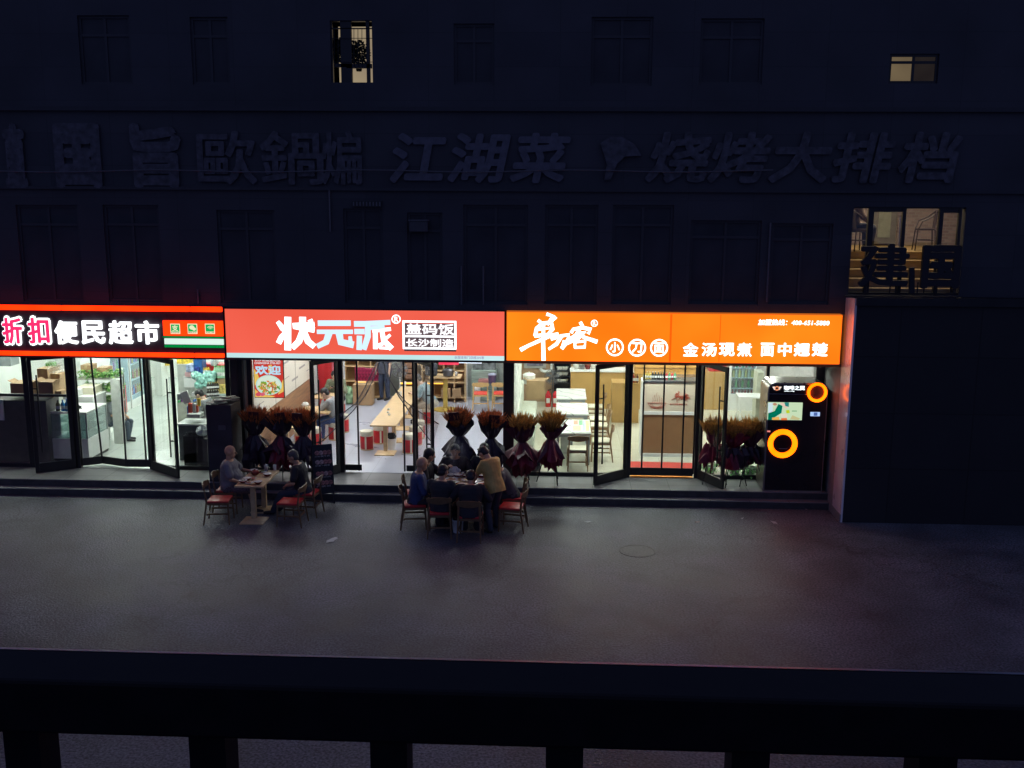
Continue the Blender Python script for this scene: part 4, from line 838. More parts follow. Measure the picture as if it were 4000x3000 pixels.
# screen: a still of people in green, cups and a pale menu page
a, b_, c_, d = pbox('D',1106,775,1348,905,F_); sc = MB().box(a,b_,F_-.012,F_,c_,d,bev=.003).build('screen',emat('screen_page',(.56,.72,.48),1.),t,world=True)
def sp(poly, col, nm): MB().prism([(a+(b_-a)*u, d-(d-c_)*v) for u,v in poly], F_-.0145-.0005*len(sc.children), F_-.012).build('screen_image', emat(nm,col,1.), sc).location = -Vector((0,0,0))
def sp(poly, col, nm):
    o_ = MB().prism([(a+(b_-a)*u, d-(d-c_)*v) for u,v in poly], F_-.0145-.0006*sp.k, F_-.012).build('screen_image', emat(nm,col,1.), None); o_.parent = sc; o_.matrix_parent_inverse = Matrix.Translation(-t.location); sp.k += 1
sp.k = 0
sp([(.0,.05),(.14,.02),(.14,.6),(.02,.62)],(.6,.75,.8),'scr_blue'); sp([(.02,1),(.02,.62),(.2,.5),(.3,.1),(.42,.2),(.4,.6),(.25,.8),(.12,1)],(.0,.16,.10),'scr_green')
sp([(.12,.1),(.2,.02),(.27,.12),(.2,.2)],(.5,.25,.15),'scr_skin'); sp([(.33,.05),(.42,.0),(.58,.28),(.52,.35)],(.75,.55,.45),'scr_arm'); sp([(.47,.0),(.6,.0),(.6,.25),(.5,.2)],(.02,.22,.2),'scr_teal')
sp([(.52,.45),(.62,.42),(.64,.6),(.55,.62)],(.5,.6,.02),'scr_lime'); sp([(.38,.68),(.55,.62),(.58,.85),(.42,.88)],(.7,.68,.55),'scr_cup'); sp([(.13,.88),(.33,.82),(.36,1),(.15,1)],(.8,.42,.1),'scr_orange'); sp([(.4,.9),(.56,.88),(.58,1),(.4,1)],(.8,.18,.05),'scr_red'); sp([(.7,.46),(.84,.46),(.84,.5),(.7,.5)],(.08,.3,.12),'scr_bar')
sp([(.66,.95),(.72,.72),(.95,.9),(.9,.98)],(.55,.5,.25),'scr_plant')
a, b_, c_, d = pbox('D',1411,846,1478,877,F_); MB().box(a,b_,F_-.01,F_,c_,d,bev=.003).build('reader_screen',emat('reader_blue',(.42,.6,.95),1.),t,world=True)
a, b_, c_, d = pbox('D',1436,850,1460,874,F_-.01); MB().box(a,b_,F_-.013,F_-.01,c_,d).build('reader_mark',emat('reader_dark',(.08,.14,.4),1.),t,world=True)
a, b_, c_, d = pbox('D',1100,980,1122,991,F_); MB().box(a,b_,F_-.006,F_,c_,d).build('indicator',emat('indicator_pink',(.9,.25,.22),1.),t,world=True)
# ------------------------------------------------------------------ people
SKIN = mat('skin',(.52,.29,.17),.5,var=.08,scale=12); SKINP = mat('pale_skin',(.55,.37,.28),.5,var=.08,scale=12)
HAIRM = mat('black_hair',(.012,.010,.011),.45,var=.3,scale=60); HAIRG = mat('greying_hair',(.07,.065,.065),.5,var=.4,scale=60); SHOE = mat('dark_shoe',(.02,.018,.018),.4)
TS = bpy.data.scenes.new('workbench')
def remesh(mb, vox, name, m, parent, smooth_it=3, dx=None):
    me = bpy.data.meshes.new(name); me.from_pydata(mb.v, [], mb.f)
    bm = bmesh.new(); bm.from_mesh(me); bmesh.ops.recalc_face_normals(bm, faces=bm.faces); bm.to_mesh(me); bm.free(); me.update()
    o = bpy.data.objects.new(name, me); TS.collection.objects.link(o)
    r = o.modifiers.new('r','REMESH'); r.mode = 'VOXEL'; r.voxel_size = vox; r.adaptivity = 0
    s = o.modifiers.new('s','SMOOTH'); s.factor = .5; s.iterations = smooth_it
    
    with bpy.context.temp_override(scene=TS, view_layer=TS.view_layers[0]): dg = bpy.context.evaluated_depsgraph_get()
    dg.update(); ev = o.evaluated_get(dg); nm = bpy.data.meshes.new_from_object(ev)
    bpy.data.objects.remove(o); bpy.data.meshes.remove(me)
    nm.materials.clear()
    return link_mesh(name, nm, m, parent, smooth=True)
def rough_up(me, fn):
    co = [v.co.copy() for v in me.vertices]; no = [n.vector.copy() for n in me.vertex_normals]; out = []
    for c, n in zip(co, no): out += list(c+n*fn(c))
    me.vertices.foreach_set('co', out); me.update()
def cap(mb, p, q, r0, r1, n=12):
    p, q = Vector(p), Vector(q); d = q-p; l = d.length
    if l < 1e-5: mb.ell(p, (r0,)*3); return
    d.normalize(); a = Vector((0,0,1)) if abs(d.z) < .9 else Vector((1,0,0)); x = (a-d*a.dot(d)).normalized(); y = d.cross(x); prof = []
    for k in range(5): t = pi/2*(1-k/4); prof.append((-r0*sin(t), max(r0*cos(t), .0008)))
    for k in range(5): t = pi/2*k/4; prof.append((l+r1*sin(t), max(r1*cos(t), .0008)))
    vs = []; fs = []
    for h, r in prof: vs += [p+d*h+(x*cos(2*pi*j/n)+y*sin(2*pi*j/n))*r for j in range(n)]
    for i in range(len(prof)-1): fs += [(i*n+j,i*n+(j+1)%n,(i+1)*n+(j+1)%n,(i+1)*n+j) for j in range(n)]
    fs += [tuple(range(n))[::-1], tuple((len(prof)-1)*n+j for j in range(n))]; mb.add(vs, fs)
def ik(a, b, l1, l2, pole):
    a, b = Vector(a), Vector(b); d = b-a; L_ = min(d.length, (l1+l2)*.995); u = d.normalized(); b = a+u*L_
    x = (l1*l1-l2*l2+L_*L_)/(2*L_); h = sqrt(max(l1*l1-x*x, 0)); p = Vector(pole); p = (p-u*p.dot(u)).normalized()
    return a+u*x+p*h, b
def person(label, loc, yaw, hip=.52, lean=8, headp=10, headt=0, hands=((-.2,.35,.78),(.2,.35,.78)), feet=((-.12,.45,.05),(.12,.42,.05)), top=None, bottom=None, skin=None,
           hair=None, sleeves='short', shorts=False, bald=False, size=1., belly=0., side=0., name='person', phone=False, hide_low=False, group=None, collar=False, knee_out=.15, gir=1.14):
    skin = skin or SKIN; t = thing(name, label, 'person', loc, radians(yaw), group); S = size; G_ = gir; HS = 1.16
    ln = radians(lean); ax = Vector((sin(radians(side)), sin(ln), cos(ln))).normalized(); fwd = (Vector((0,1,0))-ax*ax.y).normalized(); rx = fwd.cross(ax).normalized()
    pel = Vector((0,0,hip)); P_ = lambda h, f=0, r=0: pel+ax*h*S+fwd*f*S+rx*r*S
    def torso(mb, g, rings, cy_=0):
        n = 20; vs = []; fs = []
        for h, w, dp, f in rings: 
            for j in range(n):
                a = 2*pi*j/n; c_, s_ = cos(a), sin(a)
                vs.append(P_(h, f+(dp*1.06*G_+g)*s_*(abs(s_)**-.15 if abs(s_) > .01 else 1), (w*1.08*G_+g)*c_*(abs(c_)**-.2 if abs(c_) > .01 else 1)))
        k = len(rings)
        for i in range(k-1): fs += [(i*n+j,i*n+(j+1)%n,(i+1)*n+(j+1)%n,(i+1)*n+j) for j in range(n)]
        fs += [tuple(range(n))[::-1], tuple((k-1)*n+j for j in range(n))]; mb.add(vs, fs)
    T_ = [(-.10,.12,.09,0),(-.04,.155,.115,0),(.05,.155,.115,.005),(.14,.14,.11+belly*.6,.01+belly*.5),(.24,.145,.11+belly*.4,.01+belly*.3),(.34,.165,.115,.005),(.43,.175,.105,0),(.49,.15,.085,-.005),(.53,.075,.06,-.005)]
    sh = [P_(.46,-.005,s*.165*G_) for s in (-1,1)]; neck = P_(.54,0); hd = radians(lean*.55+headp)
    hy = radians(headt); hax = Vector((sin(radians(side))*.5, sin(hd), cos(hd))).normalized(); hf = (Vector((sin(-hy),cos(hy),0))-hax*(Vector((sin(-hy),cos(hy),0)).dot(hax))).normalized(); hr = hf.cross(hax)
    nb = neck; hc = nb+hax*.142*S+hf*.02*S
    HP = lambda r, f, u: hc+(hr*r+hf*f+hax*u)*S*HS
    HM = Matrix((( hr.x,hf.x,hax.x),(hr.y,hf.y,hax.y),(hr.z,hf.z,hax.z)))
    hips = [P_(-.02,0,s*.095) for s in (-1,1)]
    knees = []; ankles = []
    for i, s in enumerate((-1,1)):
        k_, a_ = ik(hips[i], feet[i], .43*S, .42*S, (s*knee_out,1,.55)); knees.append(k_); ankles.append(a_)
    elb = []; wr = []
    for i, s in enumerate((-1,1)):
        e_, w_ = ik(sh[i], hands[i], .28*S, .25*S, (s*.8,-.35,-.9)); elb.append(e_); wr.append(w_)
    b = MB(); torso(b, 0, T_)
    cap(b, P_(.50), nb+hax*.08*S, .062*S, .058*S)
    b.ell(HP(0,-.005,.025), (.076*S*HS,.092*S*HS,.095*S*HS), 16, 12, HM); b.ell(HP(0,.03,-.045), (.055*S*HS,.055*S*HS,.06*S*HS), 12, 8, HM)
    cap(b, HP(0,.088,.02), HP(0,.105,-.012), .009*S, .014*S, 8)
    cap(b, HP(-.022,.082,-.045), HP(.022,.082,-.045), .008*S, .008*S, 6)
    for s in (-1,1): b.ell(HP(s*.077,-.005,.0), (.012*S*HS,.022*S*HS,.033*S*HS), 8, 6, HM)
    for i, s in enumerate((-1,1)):
        cap(b, P_(.45,0,s*.10), sh[i], .06*S, .052*S); cap(b, sh[i], elb[i], .05*S, .038*S); cap(b, elb[i], wr[i], .04*S, .025*S)
        d = (wr[i]-elb[i]).normalized(); side_ = Vector((1,0,0)); side_ = (side_-d*side_.dot(d)).normalized(); nn = d.cross(side_)
        if nn.z > 0: nn = -nn
        pc = wr[i]+d*.05*S; 
        for q in (-.022,0,.022): cap(b, wr[i]+side_*q*.6*S, wr[i]+d*.085*S+side_*q*S, .017*S, .013*S, 8)
        for q, l in ((-.03,.055),(-.01,.068),(.011,.064),(.031,.048)):
            k0 = wr[i]+d*.085*S+side_*q*S; k1 = k0+(d*.8+nn*.5).normalized()*l*.55*S; k2 = k1+(d*.3+nn*.95).normalized()*l*.5*S
            cap(b, k0, k1, .0095*S, .0085*S, 8); cap(b, k1, k2, .0085*S, .0075*S, 8)
        th = wr[i]+d*.03*S-side_*s*.028*S; t1 = th+(d*.7-side_*s*.6+nn*.3).normalized()*.035*S; cap(b, th, t1, .012*S, .010*S, 8); cap(b, t1, t1+(d*.8+nn*.5).normalized()*.028*S, .010*S, .0085*S, 8)
        if not hide_low:
            cap(b, hips[i], knees[i], .082*S, .055*S); cap(b, knees[i], ankles[i], .055*S, .036*S)
            ff = Vector((knees[i].x-hips[i].x, max(.3,knees[i].y-hips[i].y), 0)).normalized(); cap(b, ankles[i]+Vector((0,0,-.01)), ankles[i]+ff*.15*S+Vector((0,0,-.03)), .034*S, .024*S)
    remesh(b, .0085, 'body', skin, t, 2)
    # clothing
    c_ = MB(); torso(c_, .017 if hip < .8 else .024, [(-.06 if hip < .8 else -.13,.155,.115,0)]+([] if hip < .8 else [(-.04,.16,.118,0)])+T_[2:8]+[(.52,.078,.062,-.005)])
    for i, s in enumerate((-1,1)):
        cap(c_, P_(.44,0,s*.09), sh[i], .078*S*G_, .070*S*G_)
        if sleeves == 'short': cap(c_, sh[i], sh[i].lerp(elb[i], .72), .068*S*G_, .066*S*G_)
        else: cap(c_, sh[i], elb[i], .068*S*G_, .056*S*G_); cap(c_, elb[i], elb[i].lerp(wr[i], .9), .056*S*G_, .042*S)
    if collar: cap(c_, P_(.50), P_(.545,-.01), .08*S, .068*S)
    so = remesh(c_, .011, 'shirt' if sleeves == 'short' else 'jacket', top, t, 2)
    nm_ = so.data
    rough_up(nm_, lambda c: (noise.noise(c*9+Vector((len(label),0,0)))+.5*noise.noise(Vector((c.x*22,c.y*22,c.z*8))))*.007)   # folds in the cloth
    if not hide_low:
        d_ = MB(); torso(d_, .019, [(-.13,.12,.10,0),(-.06,.155,.115,0),(.06,.15,.113,.005)])
        for i, s in enumerate((-1,1)):
            end = 1.02 if not shorts else 0
            cap(d_, hips[i], knees[i], .100*S*G_, .072*S*G_)
            if not shorts: cap(d_, knees[i], knees[i].lerp(ankles[i], .93), .072*S*G_, .056*S*G_)
        to = remesh(d_, .012, 'shorts' if shorts else 'trousers', bottom, t, 2)
        rough_up(to.data, lambda c: noise.noise(c*11)*.007)
        for i in (0,1):
            ff = Vector((knees[i].x-hips[i].x, max(.3,knees[i].y-hips[i].y), 0)).normalized(); e_ = MB()
            cap(e_, ankles[i]+Vector((0,0,-.012)), ankles[i]+ff*.16*S+Vector((0,0,-.028)), .044*S, .034*S); e_.v = [(v[0],v[1],max(v[2], min(a.z for a in ankles)-.05)) for v in e_.v]
            e_.build('shoe', SHOE, t, smooth=True)
    if not bald:
        h_ = MB(); h_.ell(HP(0,-.016,.042), (.083*S*HS,.094*S*HS,.088*S*HS), 18, 12, HM); h_.ell(HP(0,-.045,-.01), (.070*S*HS,.058*S*HS,.07*S*HS), 12, 8, HM)
        ho = remesh(h_, .010, 'hair', hair or HAIRM, t, 1)
        rough_up(ho.data, lambda c: noise.noise(c*60)*.005)
        # keep the face clear of hair
        bm = bmesh.new(); bm.from_mesh(ho.data); bmesh.ops.delete(bm, geom=[v for v in bm.verts if (v.co-hc).dot(hf) > .045*S*HS and (v.co-hc).dot(hax) < .062*S*HS], context='VERTS'); bm.to_mesh(ho.data); bm.free()
    for s in (-1,1): MB().ell(HP(s*.031,.083,.014), (.010,.006,.006), 8, 6, HM).build('eye', HAIRM, t)
    if phone: 
        o = thing('phone','dark phone held by the '+phone,'phone', t.matrix_basis @ ((wr[0]+wr[1])/2+Vector((0,.09,.03))), radians(yaw)); MB().box(-.036,.036,-.075,.075,-.004,.004,Matrix.Rotation(radians(35),4,'X'),bev=.003).build('phone_body',M_BLACK,o)
    return t
C_ = lambda n, c=(0,0,0), **k: mat(n, c, k.pop('rough',.8), var=k.pop('var',.12), scale=k.pop('scale',12), **k)
DN = C_('dark_trousers',(.022,.024,.034)); DK = C_('black_cotton',(.016,.016,.022))
PG = 'diners at the crowded table'
# around the first table
person('bald heavy man in a grey t-shirt seated left of the pavement table', (-6.52,-1.93,0), -86, lean=2, headp=2, belly=.10, gir=1.22, hands=((-.22,.42,.76),(.14,.30,.62)), feet=((-.15,.42,.06),(.12,.50,.06)), top=C_('grey_tshirt',(.20,.19,.20)), bottom=C_('patterned_shorts',(.12,.08,.09),var=.6,scale=40), shorts=True, bald=True, size=1.02)
person('man in a black t-shirt seated right of the pavement table beside the menu board', (-4.98,-2.05,0), 86, lean=14, headp=14, hands=((-.16,.30,.62),(.14,.34,.60)), feet=((-.10,.62,.06),(.10,.55,.06)), top=DK, bottom=C_('blue_grey_trousers',(.035,.045,.07)), hair=HAIRG)
# around the crowded table
person('bald man in a blue jacket at the left of the crowded table', (-2.66,-2.62,0), -78, lean=8, headp=6, hands=((-.20,.42,.80),(.14,.34,.78)), top=C_('blue_jacket',(.035,.055,.16)), bottom=DN, sleeves='long', bald=True, group=PG, size=1.04)
person('man in black at the far left corner of the crowded table raising a glass', (-2.62,-1.95,0), -95, lean=8, headp=14, headt=30, hands=((-.2,.45,.95),(.16,.36,.8)), top=DK, bottom=DN, group=PG, size=1.06)
person('diner in a dark t-shirt with a bare forearm, near left of the crowded table', (-2.12,-3.10,0), -12, lean=6, headp=18, headt=-18, hands=((-.16,.38,.78),(.25,.20,.60)), top=C_('charcoal_tshirt',(.028,.028,.034)), bottom=DN, group=PG)
person('broad diner in black seen from behind at the near right of the crowded table', (-1.55,-3.34,0), 3, lean=22, headp=28, hands=((-.22,.36,.78),(.22,.36,.78)), top=DK, bottom=DN, group=PG, size=.97, gir=1.25, sleeves='long')
person('standing man in a yellow t-shirt bowed over the right end of the crowded table', (-1.12,-2.90,0), 44, gir=1.0, hip=.91, lean=20, headp=50, hands=((-.20,.46,.84),(.16,.46,.84)), feet=((-.13,-.04,.07),(.14,.10,.07)), top=C_('yellow_tshirt',(.60,.40,.12)), bottom=C_('grey_jeans',(.05,.052,.07)), group=PG, size=1.0)
person('diner in a grey top bent behind the standing man in yellow', (-.84,-2.1,0), 94, lean=26, headp=26, hands=((-.2,.42,.78),(.16,.40,.78)), top=C_('dull_grey_top',(.085,.075,.085)), bottom=DN, sleeves='long', group=PG, hair=HAIRM)
person('man in dark clothes wreathed in steam behind the crowded table, facing the street', (-2.02,-1.34,0), 182, lean=12, headp=16, hands=((-.18,.36,.8),(.2,.34,.8)), top=C_('dark_brown_shirt',(.03,.024,.024)), bottom=DN, sleeves='long', group=PG, size=1.05)
person('man in black behind the crowded table, partly hidden by the bowed man', (-1.42,-1.30,0), 176, lean=8, headp=12, hands=((-.16,.34,.8),(.18,.36,.8)), top=DK, bottom=DN, group=PG, size=1.04)
bpy.data.scenes.remove(TS) if False else None
# steam over the hot dishes
sm = bpy.data.materials.new('steam'); sm.use_nodes = True; nt = sm.node_tree; nt.nodes.clear(); N = nt.nodes; L = nt.links
o_ = N.new('ShaderNodeOutputMaterial'); pv = N.new('ShaderNodeVolumePrincipled'); pv.inputs['Color'].default_value = (.8,.83,.9,1)
tc = N.new('ShaderNodeTexCoord'); nz = N.new('ShaderNodeTexNoise'); nz.inputs['Scale'].default_value = 7; nz.inputs['Detail'].default_value = 3; nz.inputs['Distortion'].default_value = 1.2
mp = N.new('ShaderNodeMapping'); mp.inputs['Scale'].default_value = (1.6,1.6,.8); L.new(tc.outputs['Object'], mp.inputs[0]); L.new(mp.outputs[0], nz.inputs['Vector'])
ln_ = N.new('ShaderNodeVectorMath'); ln_.operation = 'LENGTH'; ms_ = N.new('ShaderNodeMapping'); ms_.inputs['Scale'].default_value = (1/.26,1/.22,1/.42); L.new(tc.outputs['Object'], ms_.inputs[0]); L.new(ms_.outputs[0], ln_.inputs[0])
r1 = N.new('ShaderNodeMapRange'); r1.inputs[1].default_value = 1; r1.inputs[2].default_value = .1; r1.inputs[3].default_value = 0; r1.inputs[4].default_value = 1; L.new(ln_.outputs['Value'], r1.inputs[0])
r2 = N.new('ShaderNodeMapRange'); r2.inputs[1].default_value = .52; r2.inputs[2].default_value = .75; r2.inputs[3].default_value = 0; r2.inputs[4].default_value = 5.; L.new(nz.outputs['Fac'], r2.inputs[0])
mu = N.new('ShaderNodeMath'); mu.operation = 'MULTIPLY'; L.new(r1.outputs[0], mu.inputs[0]); L.new(r2.outputs[0], mu.inputs[1]); L.new(mu.outputs[0], pv.inputs['Density']); L.new(pv.outputs[0], o_.inputs['Volume'])
so = MB().ell((0,0,0),(.26,.22,.42),20,14).build('steam', sm); so.location = (-1.98,-1.85,1.28); tag(so,'wisp of pale steam rising from the hot dishes of the crowded table','steam',kind='stuff')
# ------------------------------------------------------------------ inside the shops
def cbox(name, label, cat, c, x0, y0, x1, y1, Y, d, m, z0=None, group=None, bev=.006, part='body'):
    a, b, lo, hi = pbox(c, x0, y0, x1, y1, Y)
    if z0 is not None: lo = z0
    t = thing(name, label, cat, ((a+b)/2, Y+d/2, lo), group=group)
    MB().box(a,b,Y,Y+d,lo,hi,bev=bev).build(part, m, t, world=True); t['w'] = b-a; t['h'] = hi-lo
    return t
def flap(t, m=None):          # open carton flaps on a box thing
    w, h = t['w'], t['h']; f = MB()
    d = .2
    for s in (-1,1): f.bar((s*w/2,0,h),(s*(w/2+.09),0,h+.05),.3,.006,up=(0,0,1))
    f.build('flap', m or M_CARD, t)
def carton(label, c, x0, y0, x1, y1, Y, d, z0=None, tape=True, m=None, open_=False):
    t = cbox('cardboard_box', label, 'box', c, x0, y0, x1, y1, Y, d, m or M_CARD, z0, group='cardboard boxes')
    if tape and not open_: MB().box(-.03,.03,-d/2-.002,d/2+.002,t['h']*.6,t['h']+.002).build('tape', mat('packing_tape',(.45,.33,.18),.25), t)
    if open_: flap(t)
    return t
def bottle(x, y, z, h, r, m, capm, label, group, name='bottle'):
    t = thing(name, label, 'bottle', (x,y,z), group=group)
    MB().lathe([(r*.9,0),(r,h*.04),(r,h*.6),(r*.38,h*.8),(r*.36,h*.93)], n=12).build('body', m, t, smooth=True)
    MB().lathe([(r*.42,h*.92),(r*.42,h)], n=10).build('cap', capm, t); MB().lathe([(r*1.02,h*.2),(r*1.02,h*.48)], n=12).build('label', M_WHITE, t, smooth=True)
    return t
# ===== supermarket
M_DKW = mat('dark_varnished_wood',(.05,.04,.04),.5,var=.2)
t = cbox('counter','dark low counter loaded with cartons inside the left end of the supermarket window','counter','G',-300,640,700,1500,.35,.6,M_DKW,z0=.3); 
t = cbox('refrigerator','pale cooler at the far left edge of the supermarket window','refrigerator','G',-330,640,58,925,.3,.04,M_WHITE)
t = cbox('air_conditioner','grey box hanging on the wall at the top left of the supermarket','air conditioner','G',-60,20,150,180,2.2,.4,mat('mid_grey_plastic',(.22,.24,.24),.5))
carton('wide open carton on the dark counter at the left of the supermarket','G',135,415,430,600,.45,.45,tape=False,open_=True)
carton('open dark carton on the dark counter beside the mullion','G',520,395,740,610,.42,.4,tape=False,open_=True)
carton('carton near the top of the pile, under the wire basket','G',505,215,665,400,.95,.6)
carton('tall carton with orange print right of the pile in the supermarket','G',690,285,842,560,.8,.5)
carton('flat torn carton on top of the dark counter','G',670,520,850,600,.5,.3,tape=False)
t = thing('wire_basket','tilted white wire basket on top of the cartons in the supermarket','basket',onY('G',830,240,1.1)); b = MB()
for i in range(9): x = -.16+.04*i; b.tube([(x,-.11,.22),(x*.85,-.09,0),(x*.85,.09,0),(x,.11,.22)],.004,5)
for z, s in ((.22,1),(.11,.93),(0,.85)): b.tube([(-.16*s,-.11*s,z),(.16*s,-.11*s,z),(.16*s,.11*s,z),(-.16*s,.11*s,z)],.005,5,closed=True)
b.build('wires',M_WHITE,t); t.rotation_euler = (.15,-.3,.2); t.scale = (1.3,1.3,1.3)
t = cbox('snack_packet','green packet lying on the top carton by the wire basket','packet','G',620,130,740,190,1.3,.2,mat('leaf_green_film',(.08,.30,.04),.35,var=.4),bev=.02)
t = cbox('plastic_tote','white ribbed plastic tote behind the glass display case','crate','G',860,535,1010,640,1.4,.5,M_WHITE)
t = cbox('plastic_tote','long white tote piled behind the display case near the greens','crate','G',1035,470,1290,640,1.9,.5,M_CREAM)
t = cbox('chest_freezer','white slatted chest freezer behind the glass display case','freezer','G',1040,600,1300,900,1.62,.7,M_WHITE,z0=.3)
# glass display case
t = thing('display_case','white and glass display case with shelves just inside the supermarket door','display case',(-10.95,1.0,.3))
MB().box(-11.4,-10.52,.5,1.55,.36,.82,bev=.01).build('body',M_WHITE,t,world=True); MB().box(-11.38,-10.54,.53,1.52,.3,.36).build('plinth',M_BLACK,t,world=True)
MB().box(-11.4,-10.52,.5,1.55,1.40,1.44,bev=.005).build('top',M_WHITE,t,world=True)
f = MB(); 
for x,y in ((-11.4,.5),(-10.55,.5),(-11.4,1.52),(-10.55,1.52)): f.box(x,x+.03,y,y+.03,.82,1.40)
f.build('frame',M_STEEL,t,world=True)
for z in (1.0,1.2): MB().box(-11.36,-10.56,.54,1.5,z,z+.008).build('shelf',glass('case_glass',(.75,.9,.88),haze=.25),t,world=True)
MB().box(-10.535,-10.53,.53,1.52,.83,1.39).build('pane',glass('case_glass'),t,world=True); MB().box(-11.37,-10.55,.51,.515,.83,1.39).build('pane',glass('case_glass'),t,world=True)
for i in range(6): bottle(-11.1+.1*(i%4)+(.05 if i>3 else 0),.62+.1*(i//4),1.44,.26,.045,mat('blue_water_bottle',(.02,.22,.55),.2),mat('blue_cap',(.02,.12,.5),.4),'blue water bottle of the pack standing on the display case','blue bottles of water on the display case','water_bottle')
bottle(-11.22,.64,1.44,.24,.05,mat('olive_bottle',(.10,.12,.03),.3),M_BLACK,'olive bottle left of the blue water bottles on the display case',None)
t = thing('star_ornament','dark star shaped thing on the edge of the display case','ornament',onY('G',1095,745,.56)); MB().prism([(.07*(1 if k%2 else .4)*cos(k*pi/5),.07*(1 if k%2 else .4)*sin(k*pi/5)) for k in range(10)],0,.02).build('body',M_BLACK,t)
# green goods shelf
a = onY('A',585,650,2.4).x; b_ = onY('A',875,650,2.4).x
t = thing('shelf','steel shelf of green vegetables and packets inside the supermarket','shelf',((a+b_)/2,2.6,.3)); zs_ = [onY('A',700,y,2.4).z for y in (650,745,835)]
for z in zs_: MB().box(a,b_,2.35,2.95,z,z+.03).build('board',mat('shelf_grey',(.35,.35,.3),.4),t,world=True)
f = MB()
for x in (a,b_-.03): f.box(x,x+.03,2.35,2.38,.3,zs_[0]+.1); f.box(x,x+.03,2.92,2.95,.3,zs_[0]+.1)
f.build('post',M_STEEL,t,world=True)
rr = random.Random(9)
for k, z in enumerate(zs_):
    mb = MB()
    for i in range(330):
        c0_ = Vector((rr.uniform(a+.05,b_+.06),rr.uniform(2.33,2.85),z+.04+rr.random()*(.12 if k else .16))); M_ = Matrix.Translation(c0_) @ Euler((rr.uniform(-.8,.8),rr.uniform(-.8,.8),rr.uniform(0,3))).to_matrix().to_4x4(); s_ = rr.uniform(.04,.09); mb.cur = 0 if rr.random() < .75 else 1
        mb.add([M_@Vector(v) for v in ((-s_,0,0),(0,-s_*.35,.01),(s_,0,0),(0,s_*.35,.01))],[(0,1,2,3)])
    o = mb.build('vegetables',[mat('vegetable_green',(.14,.34,.08),.4,var=.6,scale=15),mat('vegetable_pale',(.45,.62,.22),.4,var=.3,scale=15)],None); tag(o,'heap of green vegetables on the %s board of the steel shelf' % ('top','middle','lowest')[k],'vegetables',kind='stuff')
carton('carton with white label lying on the greens, left one','A',612,540,695,605,2.6,.35); carton('plain flattened carton on the greens, right one','A',735,560,815,612,2.6,.35)
t = cbox('banner','red banner hanging at the back behind the green shelf','banner','A',690,455,765,560,7.5,.03,M_RED); t = cbox('banner','red banner hanging between the greens and the drinks fridge','banner','A',845,455,905,620,7.2,.03,M_RED)
t = cbox('display_stand','red standing display panel before the drinks fridges','display stand','H',72,440,158,815,4.3,.06,M_RED)
t = cbox('display_stand','grey white rack at the end of the green shelf','display stand','A',838,650,925,925,2.15,.2,mat('pale_grey_rack',(.5,.52,.48),.5),z0=.3)
# fridges along the left wall
BC = [mat('drink_%d'%i,c,.25) for i,c in enumerate(((.55,.08,.05),(.06,.35,.12),(.05,.15,.5),(.6,.4,.05),(.5,.5,.5),(.3,.05,.3)))]
for k,(y0,y1,lb) in enumerate(((4.9,6.05,'tall drinks fridge with bright tube light behind the red stand'),(6.15,7.5,'second drinks fridge further back with blue light'))):
    t = thing('refrigerator',lb,'refrigerator',(-12.3,(y0+y1)/2,.3),group='drinks fridges of the supermarket')
    f = MB(); f.box(-12.7,-12.65,y0,y1,.3,2.5); f.box(-12.65,-11.9,y0,y0+.05,.3,2.5); f.box(-12.65,-11.9,y1-.05,y1,.3,2.5); f.box(-12.65,-11.9,y0+.05,y1-.05,.3,.55); f.box(-12.65,-11.9,y0+.05,y1-.05,2.42,2.5); f.build('body',M_WHITE,t,world=True)
    MB().box(-11.9,-11.885,y0+.03,y1-.03,.55,2.42).build('door_pane',glass('fridge_glass',(.85,.95,1),haze=.08),t,world=True)
    MB().box(-11.99,-11.93,y0+.06,y0+.11,.6,2.38).build('tube_light',emat('fridge_tube',(.6,.8,1),7 if k == 0 else 2.5),t,world=True)
    rr = random.Random(k)
    for j in range(4):
        z = .6+.45*j; MB().box(-12.6,-11.98,y0+.06,y1-.06,z-.02,z).build('shelf',M_WHITE,t,world=True)
        for i in range(8):
            y = y0+.18+i*(y1-y0-.28)/8; MB().lathe([(.032,0),(.035,.16),(.014,.22),(.014,.26)],(-12.08,y,z),8).build('drink',BC[rr.randrange(6)],t,world=True,smooth=True)
t = cbox('column','white square column at the back of the supermarket aisle','column','A',1168,440,1242,775,7.9,.5,M_WHITEW,z0=.3)
t = cbox('wall_shelf','hanging shelf of yellow packets at the back of the supermarket','shelf','A',1235,475,1290,545,8.2,.3,mat('yellow_packets',(.6,.42,.04),.5,var=.6,scale=14))
t = cbox('wall_shelf','dark edged wall shelf of yellow packets above the cashier','shelf','A',1345,470,1465,535,5.5,.3,mat('yellow_packets'))
